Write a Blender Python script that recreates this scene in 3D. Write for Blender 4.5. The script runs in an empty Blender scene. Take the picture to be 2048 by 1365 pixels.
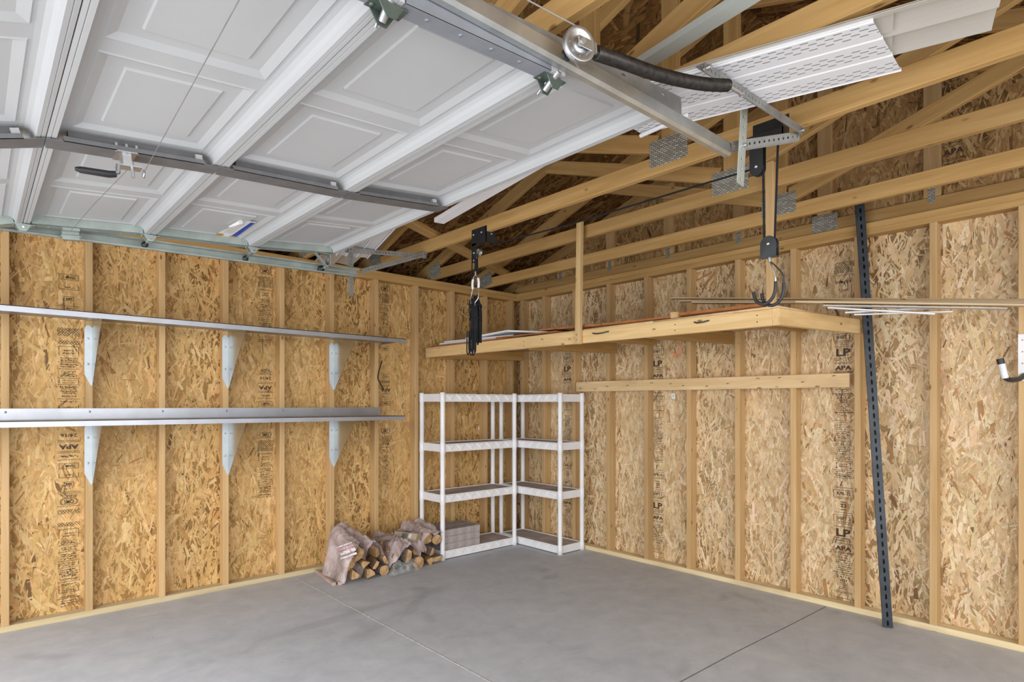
import bpy, math, random
import numpy as np
from mathutils import Vector, Matrix
sc = bpy.context.scene
# ------------------------------------------------------------------ camera, sky, exposure
FPX, HY, YAW = 1194.383, 809.909, 0.837490546
CX, CY, CH = -4.21047827, -4.59504565, 1.3412554
cam = bpy.data.cameras.new('camera'); camo = bpy.data.objects.new('camera', cam)
sc.collection.objects.link(camo); sc.camera = camo
cam.sensor_width = 36; cam.lens = FPX*36/2048; cam.shift_y = (HY-682.5)/2048
cam.clip_start = .05
camo.location = (CX, CY, CH); camo.rotation_euler = (math.pi/2, 0, YAW-math.pi/2)
w = bpy.data.worlds.new('sky'); sc.world = w; w.use_nodes = True
bg = w.node_tree.nodes['Background']; bg.inputs[0].default_value = (.97, .985, 1, 1); bg.inputs[1].default_value = 1.55
sun = None
def area(name, loc, target, size, sizey, power, color=(1, 1, 1)):
    l = bpy.data.lights.new(name, 'AREA'); l.shape = 'RECTANGLE'; l.size = size; l.size_y = sizey
    l.energy = power; l.color = color
    o = bpy.data.objects.new(name, l); sc.collection.objects.link(o); o.location = loc
    d = Vector(target)-Vector(loc); o.rotation_euler = d.to_track_quat('-Z', 'Y').to_euler()
    return o
# daylight through the garage doorway, and an added fill beyond the unbuilt side wall
area('doorway_daylight', (-5.6, -2.6, 1.25), (-1.5, -1.6, .8), 3.4, 2.2, 120, (.97, .985, 1))
area('side_fill', (-3.6, -7.2, 1.6), (-1.0, -1.5, 1.3), 4.5, 2.6, 170, (1, .985, .96))
vs = sc.view_settings
vs.view_transform = 'Standard'; vs.look = 'None'; vs.gamma = 1; vs.use_curve_mapping = False
vs.exposure = -0.22
rnd = random.Random(7)
V = Vector
# ------------------------------------------------------------------ measuring helpers (points of the place along a sight line)
def _ray(x, y):
    t = (x-1024)/FPX; s = (HY-y)/FPX
    return (math.cos(YAW)+t*math.sin(YAW), math.sin(YAW)-t*math.cos(YAW), s)
def onz(x, y, z):
    d = _ray(x, y); k = (z-CH)/d[2]; return V((CX+d[0]*k, CY+d[1]*k, z))
def onx(x, y, X):
    d = _ray(x, y); k = (X-CX)/d[0]; return V((X, CY+d[1]*k, CH+d[2]*k))
def ony(x, y, Y):
    d = _ray(x, y); k = (Y-CY)/d[1]; return V((CX+d[0]*k, Y, CH+d[2]*k))
# ------------------------------------------------------------------ object helpers
WM = {}
def place(o, M, parent=None):
    WM[o.name] = M.copy()
    if parent is not None:
        o.parent = parent; o.matrix_parent_inverse = Matrix.Identity(4)
        o.matrix_basis = WM[parent.name].inverted() @ M
    else:
        o.matrix_basis = M
    return o
def thing(name, label, cat, loc=(0, 0, 0), group=None):
    o = bpy.data.objects.new(name, None); sc.collection.objects.link(o); o.empty_display_size = .05
    o['label'] = label; o['category'] = cat
    if group: o['group'] = group
    return place(o, Matrix.Translation(V(loc)))
def tag(o, label, cat, group=None):
    o['label'] = label; o['category'] = cat
    if group: o['group'] = group
    return o
def struct(name, loc=(0, 0, 0)):
    o = bpy.data.objects.new(name, None); sc.collection.objects.link(o); o['kind'] = 'structure'
    return place(o, Matrix.Translation(V(loc)))
def mesh_obj(name, me, mats, parent=None, M=None):
    o = bpy.data.objects.new(name, me); sc.collection.objects.link(o)
    for m in (mats if isinstance(mats, (list, tuple)) else [mats]): me.materials.append(m)
    return place(o, M if M is not None else Matrix.Identity(4), parent)
class MB:
    def __init__(s): s.v = []; s.f = []; s.m = []; s.sm = []
    def add(s, vs_, fs, mi=0, smooth=False):
        b = len(s.v); s.v += [tuple(p) for p in vs_]
        for f in fs: s.f.append([b+i for i in f]); s.m.append(mi); s.sm.append(smooth)
        return s
    def box(s, lo, hi, M=None, mi=0, c=0.0):
        x0, y0, z0 = lo; x1, y1, z1 = hi
        if c <= 0:
            p = [V((x, y, z)) for z in (z0, z1) for y in (y0, y1) for x in (x0, x1)]
            f = [(0, 2, 3, 1), (4, 5, 7, 6), (0, 1, 5, 4), (2, 6, 7, 3), (0, 4, 6, 2), (1, 3, 7, 5)]
        else:
            p = []
            prof = [(y0+c, z0), (y1-c, z0), (y1, z0+c), (y1, z1-c), (y1-c, z1), (y0+c, z1), (y0, z1-c), (y0, z0+c)]
            for x in (x0, x1): p += [V((x, a, b)) for a, b in prof]
            f = [(i, (i+1) % 8, 8+(i+1) % 8, 8+i) for i in range(8)]
            f += [tuple(range(7, -1, -1)), tuple(range(8, 16))]
        if M is not None: p = [M @ q for q in p]
        return s.add(p, f, mi)
    def bar(s, p0, p1, up, wd, t, mi=0, c=0.0):
        M, L = frame(p0, p1, up); return s.box((-L/2, -wd/2, -t/2), (L/2, wd/2, t/2), M, mi, c)
    def tube(s, pts, r, n=8, mi=0, caps=True, closed=False, smooth=True):
        pts = [V(p) for p in pts]; N = len(pts); rr = r if isinstance(r, (list, tuple)) else [r]*N
        T = []
        for i in range(N):
            if closed: d = pts[(i+1) % N]-pts[i-1]
            else: d = pts[min(i+1, N-1)]-pts[max(i-1, 0)]
            T.append(d.normalized())
        u = T[0].orthogonal().normalized(); vs_ = []
        for i in range(N):
            u = (u-T[i]*u.dot(T[i]))
            u = u.normalized() if u.length > 1e-6 else T[i].orthogonal().normalized()
            b = T[i].cross(u)
            for k in range(n):
                a = 2*math.pi*k/n; vs_.append(pts[i]+(u*math.cos(a)+b*math.sin(a))*rr[i])
        fs = []
        for i in range(N if closed else N-1):
            j = (i+1) % N
            for k in range(n): fs.append((i*n+k, i*n+(k+1) % n, j*n+(k+1) % n, j*n+k))
        s.add(vs_, fs, mi, smooth)
        if caps and not closed:
            s.add(vs_[:n], [tuple(range(n-1, -1, -1))], mi); s.add(vs_[-n:], [tuple(range(n))], mi)
        return s
    def lathe(s, prof, M, n=24, mi=0, smooth=True):     # prof: (r, z) along local z
        vs_ = [M @ V((r*math.cos(2*math.pi*k/n), r*math.sin(2*math.pi*k/n), z)) for r, z in prof for k in range(n)]
        fs = [(i*n+k, i*n+(k+1) % n, (i+1)*n+(k+1) % n, (i+1)*n+k) for i in range(len(prof)-1) for k in range(n)]
        return s.add(vs_, fs, mi, smooth)
    def prism(s, poly, h0, h1, M=None, mi=0, mi_cap=None):
        n = len(poly); p = [V((a, b, h)) for h in (h0, h1) for a, b in poly]
        if M is not None: p = [M @ q for q in p]
        s.add(p, [(i, (i+1) % n, n+(i+1) % n, n+i) for i in range(n)], mi)
        s.add(p, [tuple(range(n-1, -1, -1)), tuple(range(n, 2*n))], mi if mi_cap is None else mi_cap)
        return s
    def channel(s, prof, t, p0, p1, side, mi=0):          # open 2-D profile (a along side, b along the third axis) swept p0..p1
        M, L = frame(p0, p1, side); P = [V((a, b)) for a, b in prof]; off = []
        for i, p in enumerate(P):
            ns = []
            for a, b in ((i-1, i), (i, i+1)):
                if a >= 0 and b < len(P):
                    d = (P[b]-P[a]).normalized(); ns.append(V((-d.y, d.x)))
            nn = sum(ns, V((0, 0))); nn = nn/max(nn.length_squared, 1e-6)*(len(ns) if len(ns) == 1 else 2)
            if nn.length > 2: nn = nn.normalized()*2
            off.append(p+nn*t)
        loop = P+off[::-1]; n = len(loop)
        vs_ = [M @ V((x, q.x, q.y)) for x in (-L/2, L/2) for q in loop]
        fs = [(i, (i+1) % n, n+(i+1) % n, n+i) for i in range(n)]
        m = len(P)
        for b, rev in ((0, 0), (n, 1)):
            for i in range(m-1):
                q = (b+i, b+i+1, b+n-2-i, b+n-1-i); fs.append(q if rev else q[::-1])
        return s.add(vs_, fs, mi)
    def perf(s, p0, p1, side, wd, t, pitch=.025, hw=.0045, hl=.0045, first=None, mi=0, off=0.0):
        """flat strap with a row of real holes"""
        M, L = frame(p0, p1, side); n = max(1, int(L/pitch)); st = L/n; hl = min(hl, st*.4)
        for k in range(n):
            cx = -L/2+(k+.5)*st
            o = [(-st/2, -wd/2), (0, -wd/2), (st/2, -wd/2), (st/2, 0), (st/2, wd/2), (0, wd/2), (-st/2, wd/2), (-st/2, 0)]
            h = [(-hl*.75, off-hw*.75), (0, off-hw), (hl*.75, off-hw*.75), (hl, off), (hl*.75, off+hw*.75), (0, off+hw), (-hl*.75, off+hw*.75), (-hl, off)]
            p = [M @ V((cx+a, b, z)) for z in (-t/2, t/2) for q in (o, h) for a, b in q]
            fs = []
            for i in range(8):
                j = (i+1) % 8
                fs += [(i, 8+i, 8+j, j), (16+i, 16+j, 24+j, 24+i), (8+i, 24+i, 24+j, 8+j)]
                if i in (0, 1, 4, 5) or (k == 0 and i in (6, 7)) or (k == n-1 and i in (2, 3)): fs.append((i, j, 16+j, 16+i))
            s.add(p, fs, mi)
        return s
    def build(s, name, mats, parent=None, origin=None):
        me = bpy.data.meshes.new(name)
        a = np.array(s.v); o = V(origin) if origin is not None else V(((a.min(0)+a.max(0))/2).tolist())
        me.from_pydata([(x-o.x, y-o.y, z-o.z) for x, y, z in s.v], [], s.f)
        me.polygons.foreach_set('material_index', s.m); me.polygons.foreach_set('use_smooth', s.sm); me.update()
        return mesh_obj(name, me, mats, parent, Matrix.Translation(o))
def frame(p0, p1, up):
    p0 = V(p0); p1 = V(p1); x = (p1-p0); L = x.length; x.normalize(); y = V(up); y = (y-x*y.dot(x)).normalized(); z = x.cross(y)
    M = Matrix((x, y, z)).transposed().to_4x4(); M.translation = (p0+p1)/2
    return M, L
def board(name, p0, p1, wdir, wd, t, mat, parent=None, c=.003):
    M, L = frame(p0, p1, wdir); b = MB(); b.box((-L/2, -wd/2, -t/2), (L/2, wd/2, t/2), None, 0, c)
    me = bpy.data.meshes.new(name); me.from_pydata(b.v, [], b.f); me.update()
    return mesh_obj(name, me, mat, parent, M)
# ------------------------------------------------------------------ materials
def nt(name):
    m = bpy.data.materials.new(name); m.use_nodes = True; t = m.node_tree; return m, t, t.nodes['Principled BSDF']
def N(t, typ, **kw):
    n = t.nodes.new(typ)
    for k, v in kw.items(): setattr(n, k, v)
    return n
def ramp(t, src, stops):
    r = N(t, 'ShaderNodeValToRGB'); e = r.color_ramp.elements
    while len(e) < len(stops): e.new(.5)
    for i, (p, c) in enumerate(stops): e[i].position = p; e[i].color = (*c, 1) if len(c) == 3 else c
    t.links.new(src, r.inputs[0]); return r.outputs[0]
def noise(t, vec, scale, detail=4, rough=.55, dist=0):
    n = N(t, 'ShaderNodeTexNoise'); n.inputs['Scale'].default_value = scale; n.inputs['Detail'].default_value = detail
    n.inputs['Roughness'].default_value = rough; n.inputs['Distortion'].default_value = dist
    if vec is not None: t.links.new(vec, n.inputs['Vector'])
    return n.outputs[0]
def mapping(t, src, scale, loc=None):
    m = N(t, 'ShaderNodeMapping'); m.inputs['Scale'].default_value = scale; t.links.new(src, m.inputs['Vector'])
    if loc is not None: t.links.new(loc, m.inputs['Location'])
    return m.outputs[0]
def mix(t, fac, a, b, mode='MIX'):
    x = N(t, 'ShaderNodeMix', data_type='RGBA', blend_type=mode)
    for s_, v_ in ((0, fac), (6, a), (7, b)):
        if hasattr(v_, 'node'): t.links.new(v_, x.inputs[s_])
        else: x.inputs[s_].default_value = v_ if s_ == 0 else (*v_, 1)
    return x.outputs[2]
def math_(t, op, a, b=None):
    x = N(t, 'ShaderNodeMath', operation=op)
    for i, v_ in enumerate((a, b)):
        if v_ is None: continue
        if hasattr(v_, 'node'): t.links.new(v_, x.inputs[i])
        else: x.inputs[i].default_value = v_
    return x.outputs[0]
def bump(t, bs, h, strength=.3, dist=.002):
    b = N(t, 'ShaderNodeBump'); b.inputs['Strength'].default_value = strength; b.inputs['Distance'].default_value = dist
    t.links.new(h, b.inputs['Height']); t.links.new(b.outputs[0], bs.inputs['Normal'])
def plain(name, col, rough=.5, metal=0.0, spec=.5, nscale=None, namt=.15, bmp=0):
    m, t, b = nt(name); b.inputs['Roughness'].default_value = rough; b.inputs['Metallic'].default_value = metal
    b.inputs['Specular IOR Level'].default_value = spec
    tc = N(t, 'ShaderNodeTexCoord').outputs['Object']
    n = noise(t, tc, nscale or 6, 4)
    c = ramp(t, n, [(.3, tuple(x*(1-namt) for x in col)), (.7, tuple(min(1, x*(1+namt)) for x in col))])
    t.links.new(c, b.inputs['Base Color'])
    if bmp: bump(t, b, noise(t, tc, (nscale or 6)*8, 3), bmp, .002)
    return m
def lumber(name, light, dark, knot=(.16, .075, .02), wear=0.0, wearcol=(.4, .33, .27)):
    m, t, b = nt(name); b.inputs['Roughness'].default_value = .62; b.inputs['Specular IOR Level'].default_value = .25
    tc = N(t, 'ShaderNodeTexCoord').outputs['Object']; oi = N(t, 'ShaderNodeObjectInfo').outputs['Random']
    off = N(t, 'ShaderNodeCombineXYZ'); r10 = math_(t, 'MULTIPLY', oi, 37.0)
    for i in range(3): t.links.new(r10, off.inputs[i])
    g = noise(t, mapping(t, tc, (1.6, 26, 26), off.outputs[0]), 1.0, 5, .6, .6)
    c = ramp(t, g, [(.25, dark), (.5, tuple((a+b_)/2 for a, b_ in zip(dark, light))), (.72, light)])
    big = noise(t, mapping(t, tc, (1.1, 3, 3), off.outputs[0]), 1.0, 2)
    c = mix(t, math_(t, 'MULTIPLY', big, .35), c, tuple(x*.72 for x in dark))
    tone = math_(t, 'ADD', math_(t, 'MULTIPLY', oi, .3), .86)
    hs = N(t, 'ShaderNodeHueSaturation'); t.links.new(tone, hs.inputs['Value']); t.links.new(c, hs.inputs['Color']); c = hs.outputs[0]
    vo = N(t, 'ShaderNodeTexVoronoi'); vo.inputs['Scale'].default_value = 1; t.links.new(mapping(t, tc, (5, 11, 11), off.outputs[0]), vo.inputs['Vector'])
    k = ramp(t, vo.outputs['Distance'], [(.05, (1, 1, 1)), (.11, (0, 0, 0))])
    c = mix(t, math_(t, 'MULTIPLY', k, .8), c, knot)
    if wear:
        wn = noise(t, mapping(t, tc, (3, 12, 12), off.outputs[0]), 1.0, 5)
        c = mix(t, ramp(t, wn, [(.5, (0, 0, 0)), (.75, (wear,)*3)]), c, wearcol)
    t.links.new(c, b.inputs['Base Color']); bump(t, b, g, .25, .0015)
    return m
def osb_mat(name, rough=.55):
    m, t, b = nt(name); b.inputs['Roughness'].default_value = rough; b.inputs['Specular IOR Level'].default_value = .25
    at = N(t, 'ShaderNodeAttribute', attribute_name='strand').outputs['Color']
    uv = N(t, 'ShaderNodeUVMap', uv_map='grain').outputs[0]
    g = noise(t, mapping(t, uv, (14, 420, 1)), 1.0, 4, .65)
    c = mix(t, 1.0, at, ramp(t, g, [(.25, (.72, .68, .62)), (.5, (1, 1, 1)), (.8, (1.12, 1.1, 1.06))]), 'MULTIPLY')
    tc = N(t, 'ShaderNodeTexCoord').outputs['Object']
    c = mix(t, 1.0, c, ramp(t, noise(t, tc, 16, 5, .65), [(.3, (.80, .76, .70)), (.5, (1, 1, 1)), (.72, (1.10, 1.08, 1.04))]), 'MULTIPLY')
    c = mix(t, ramp(t, noise(t, tc, 75, 3, .6), [(.66, (0, 0, 0)), (.78, (.45,)*3)]), c, (.30, .17, .07))
    t.links.new(c, b.inputs['Base Color']); bump(t, b, g, .35, .001)
    return m
M_ = {}
M_['stud'] = lumber('stud_pine', (.66, .455, .235), (.49, .30, .125))
M_['truss'] = lumber('truss_pine', (.58, .375, .155), (.40, .225, .072))
M_['plate'] = lumber('treated_plate', (.80, .68, .44), (.60, .46, .25), wear=.35, wearcol=(.36, .27, .2))
M_['loft'] = lumber('loft_pine', (.80, .60, .32), (.58, .36, .14), wear=.3, wearcol=(.42, .26, .12))
M_['joist'] = lumber('joist_pine', (.52, .31, .11), (.33, .18, .055))
M_['osb'] = osb_mat('strand_board')
M_['trim_wood'] = lumber('trim_strips', (.66, .52, .33), (.46, .33, .19))
M_['galv'] = plain('galvanized_steel', (.56, .58, .57), .38, .85, .5, 9, .16)
M_['galv_green'] = plain('galvanized_greenish_steel', (.36, .41, .38), .42, .55, .5, 9, .2)
M_['stile'] = plain('grey_stile_steel', (.17, .17, .175), .5, .25, .4, 14, .15)
M_['galv_dull'] = plain('dull_galvanized_steel', (.27, .27, .26), .5, .45, .5, 14, .18)
M_['shelf_metal'] = plain('brushed_shelf_steel', (.40, .415, .455), .36, .75, .5, 5, .12)
M_['bracket_steel'] = plain('bracket_galvanized_steel', (.56, .58, .58), .27, 1.0, .5, 5, .1)
M_['bracket_flange'] = plain('bracket_flange_steel', (.52, .56, .58), .5, .45, .4, 8, .1)
M_['galv_dark'] = plain('dark_green_hinge_steel', (.12, .15, .13), .42, .5, .5, 12, .25)
M_['galv_pale'] = plain('pale_galvanized_strap', (.55, .60, .57), .42, .5, .5, 9, .12)
M_['stile_blue'] = plain('blue_grey_end_stile', (.27, .285, .32), .45, .2, .5, 9, .12)
M_['vinyl_grey'] = plain('greyish_vinyl', (.52, .56, .53), .45, 0, .4, 5, .06)
M_['hookboard'] = lumber('hook_board_pine', (.78, .60, .36), (.60, .41, .20), wear=.4, wearcol=(.36, .24, .13))
M_['zinc'] = plain('zinc_hardware', (.52, .53, .54), .36, .9, .5, 10, .1)
M_['black_steel'] = plain('blackened_steel', (.055, .06, .062), .42, .6, .5, 10, .3)
M_['slot_steel'] = plain('dark_slotted_steel', (.032, .04, .050), .42, .15, .5, 12, .35)
M_['black_plastic'] = plain('black_plastic', (.02, .021, .023), .45, 0, .5, 10, .2)
M_['rope'] = plain('black_rope', (.012, .012, .014), .8, 0, .3, 200, .4)
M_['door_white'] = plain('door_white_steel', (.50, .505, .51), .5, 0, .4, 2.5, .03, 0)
t = M_['door_white'].node_tree; b_ = t.nodes['Principled BSDF']
bump(t, b_, noise(t, mapping(t, N(t, 'ShaderNodeTexCoord').outputs['Object'], (220, 45, 60)), 1, 3, .6), .12, .001)
M_['vinyl'] = plain('white_vinyl', (.86, .86, .88), .4, 0, .5, 3, .03)
M_['beige'] = plain('beige_vinyl_siding', (.50, .465, .415), .45, 0, .4, 3, .05)
M_['plastic_white'] = plain('white_resin', (.84, .84, .86), .42, 0, .5, 4, .04)
M_['shelf_dust'] = plain('dusty_shelf_top', (.47, .415, .40), .8, 0, .2, 6, .25)
M_['paver'] = plain('grey_paver', (.40, .35, .34), .9, 0, .2, 14, .22, .6)
M_['edge_orange'] = plain('orange_board_edge', (.36, .13, .045), .7, 0, .2, 12, .25)
M_['end_grain'] = plain('split_log_wood', (.47, .30, .15), .8, 0, .2, 22, .4, .5)
M_['split'] = plain('split_log_side', (.32, .185, .095), .85, 0, .2, 15, .35, .5)
M_['bark'] = plain('log_bark', (.20, .145, .115), .9, 0, .2, 30, .5, 1)
M_['kindling'] = plain('weathered_kindling', (.47, .35, .30), .85, 0, .2, 14, .2, .3)
M_['paper_brown'] = plain('brown_wrapping_paper', (.37, .29, .22), .7, 0, .3, 8, .15)
M_['paper_white'] = plain('white_paper', (.82, .82, .8), .7, 0, .3, 8, .05)
M_['bag_white'] = plain('faded_white_bag_print', (.72, .66, .68), .45, 0, .4, 20, .12)
M_['green_print'] = plain('green_print', (.25, .26, .20), .7, 0, .3, 8, .2)
M_['red_print'] = plain('faded_red_print', (.50, .30, .31), .6, 0, .3, 20, .3)
M_['blue_print'] = plain('blue_print', (.03, .07, .42), .6, 0, .3, 8, .1)
M_['orange_print'] = plain('orange_print', (.62, .30, .05), .6, 0, .3, 30, .3)
M_['ink'] = plain('board_ink', (.07, .05, .036), .8, 0, .2, 90, .35)
M_['ink_faint'] = plain('faint_board_ink', (.17, .115, .07), .8, 0, .2, 90, .45)
M_['foam'] = plain('white_foam_sleeve', (.78, .79, .8), .6, 0, .3, 30, .06)
M_['copper'] = plain('rust_orange_hook', (.52, .17, .07), .45, .2, .5, 10, .15)
M_['spring'] = plain('dark_spring_steel', (.085, .075, .068), .4, .7, .5, 60, .35)
def bag_mat():
    m, t, b = nt('clear_bag_plastic'); b.inputs['Roughness'].default_value = .22; b.inputs['Specular IOR Level'].default_value = .6
    tc = N(t, 'ShaderNodeTexCoord').outputs['Object']; n1 = noise(t, tc, 7, 4, .6, .6)
    t.links.new(ramp(t, n1, [(.3, (.44, .33, .315)), (.55, (.60, .49, .48)), (.75, (.72, .64, .65))]), b.inputs['Base Color'])
    t.links.new(ramp(t, noise(t, tc, 11, 4, .6, .8), [(.32, (.45,)*3), (.6, (.84,)*3)]), b.inputs['Alpha'])
    bump(t, b, noise(t, tc, 34, 3, .6, 1.5), .5, .012); return m
def film_mat():
    m, t, b = nt('crumpled_clear_film'); b.inputs['Roughness'].default_value = .15; b.inputs['Base Color'].default_value = (.56, .57, .56, 1)
    tc = N(t, 'ShaderNodeTexCoord').outputs['Object']; t.links.new(ramp(t, noise(t, tc, 14, 4, .6, 1), [(.35, (.18,)*3), (.65, (.7,)*3)]), b.inputs['Alpha'])
    bump(t, b, noise(t, tc, 40, 3, .6, 1.5), .7, .012); return m
M_['film'] = film_mat()
M_['bag'] = bag_mat()
def plate_mat():
    m, t, b = nt('truss_connector_plate'); b.inputs['Metallic'].default_value = .35; b.inputs['Roughness'].default_value = .35
    tc = N(t, 'ShaderNodeTexCoord').outputs['Object']
    w1 = N(t, 'ShaderNodeTexBrick'); w1.offset = .5; w1.inputs['Scale'].default_value = 1
    w1.inputs['Brick Width'].default_value = .024; w1.inputs['Row Height'].default_value = .0095; w1.inputs['Mortar Size'].default_value = 0.0026
    sw = N(t, 'ShaderNodeSeparateXYZ'); t.links.new(tc, sw.inputs[0]); cb = N(t, 'ShaderNodeCombineXYZ')
    t.links.new(sw.outputs[1], cb.inputs[0]); t.links.new(sw.outputs[2], cb.inputs[1]); t.links.new(cb.outputs[0], w1.inputs['Vector'])
    w1.inputs['Color1'].default_value = (.88, .90, .86, 1); w1.inputs['Color2'].default_value = (.38, .40, .36, 1); w1.inputs['Mortar'].default_value = (.25, .23, .18, 1)  # per-tooth light and dark tones, glints of bent teeth put into the colour
    t.links.new(w1.outputs[0], b.inputs['Base Color']); bump(t, b, w1.outputs[1], .9, -.003); return m
M_['plate_metal'] = plate_mat()
def soffit_mat():
    m, t, b = nt('perforated_vinyl'); b.inputs['Roughness'].default_value = .42
    tc = N(t, 'ShaderNodeTexCoord').outputs['Object']; sx = N(t, 'ShaderNodeSeparateXYZ'); t.links.new(tc, sx.inputs[0])
    x, y = sx.outputs[0], sx.outputs[1]
    row = math_(t, 'FLOOR', math_(t, 'DIVIDE', y, 0.0165)); par = math_(t, 'FLOORED_MODULO', row, 2.0)
    fx = math_(t, 'FRACT', math_(t, 'ADD', math_(t, 'DIVIDE', x, .046), math_(t, 'MULTIPLY', par, .5)))
    fy = math_(t, 'FRACT', math_(t, 'DIVIDE', y, 0.0165))
    slot = math_(t, 'MULTIPLY', math_(t, 'LESS_THAN', math_(t, 'ABSOLUTE', math_(t, 'SUBTRACT', fx, .5)), .26),
                 math_(t, 'LESS_THAN', math_(t, 'ABSOLUTE', math_(t, 'SUBTRACT', fy, .5)), .13))
    band = math_(t, 'LESS_THAN', math_(t, 'ABSOLUTE', math_(t, 'SUBTRACT', math_(t, 'FRACT', math_(t, 'ADD', math_(t, 'DIVIDE', y, .127), .5)), .5)), .27)
    c = mix(t, math_(t, 'MULTIPLY', slot, band), (.80, .80, .825), (.16, .16, .17)); t.links.new(c, b.inputs['Base Color']); return m
M_['soffit'] = soffit_mat()
def concrete():
    m, t, b = nt('garage_concrete'); b.inputs['Roughness'].default_value = .62; b.inputs['Specular IOR Level'].default_value = .35
    tc = N(t, 'ShaderNodeTexCoord').outputs['Object']
    a = noise(t, tc, .9, 5, .6, .5); c = ramp(t, a, [(.3, (.42, .437, .475)), (.5, (.495, .513, .55)), (.7, (.57, .585, .62))])
    n2 = noise(t, tc, 7, 6, .65, .3); c = mix(t, .55, c, ramp(t, n2, [(.25, (.36, .375, .405)), (.55, (.50, .517, .555)), (.8, (.61, .625, .66))]))
    st = noise(t, mapping(t, tc, (1.3, 2.2, 1)), 1.0, 3, .5, 1.0); c = mix(t, ramp(t, st, [(.62, (0, 0, 0)), (.72, (.55,)*3)]), c, (.30, .305, .325))
    sp = N(t, 'ShaderNodeTexVoronoi'); sp.inputs['Scale'].default_value = 9; t.links.new(tc, sp.inputs['Vector'])
    c = mix(t, ramp(t, sp.outputs['Distance'], [(.03, (.8,)*3), (.05, (0, 0, 0))]), c, (.2, .18, .16))
    sp2 = N(t, 'ShaderNodeTexVoronoi'); sp2.inputs['Scale'].default_value = 6.3; t.links.new(tc, sp2.inputs['Vector'])
    c = mix(t, ramp(t, sp2.outputs['Distance'], [(.018, (.8,)*3), (.03, (0, 0, 0))]), c, (.85, .85, .83))
    t.links.new(c, b.inputs['Base Color']); bump(t, b, n2, .15, .003); return m
M_['concrete'] = concrete()
M_['joint'] = plain('joint_grit', (.66, .66, .63), .9, 0, .2, 30, .3)
M_['crack'] = plain('joint_dark', (.13, .13, .13), .9, 0, .2, 30, .3)
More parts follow.
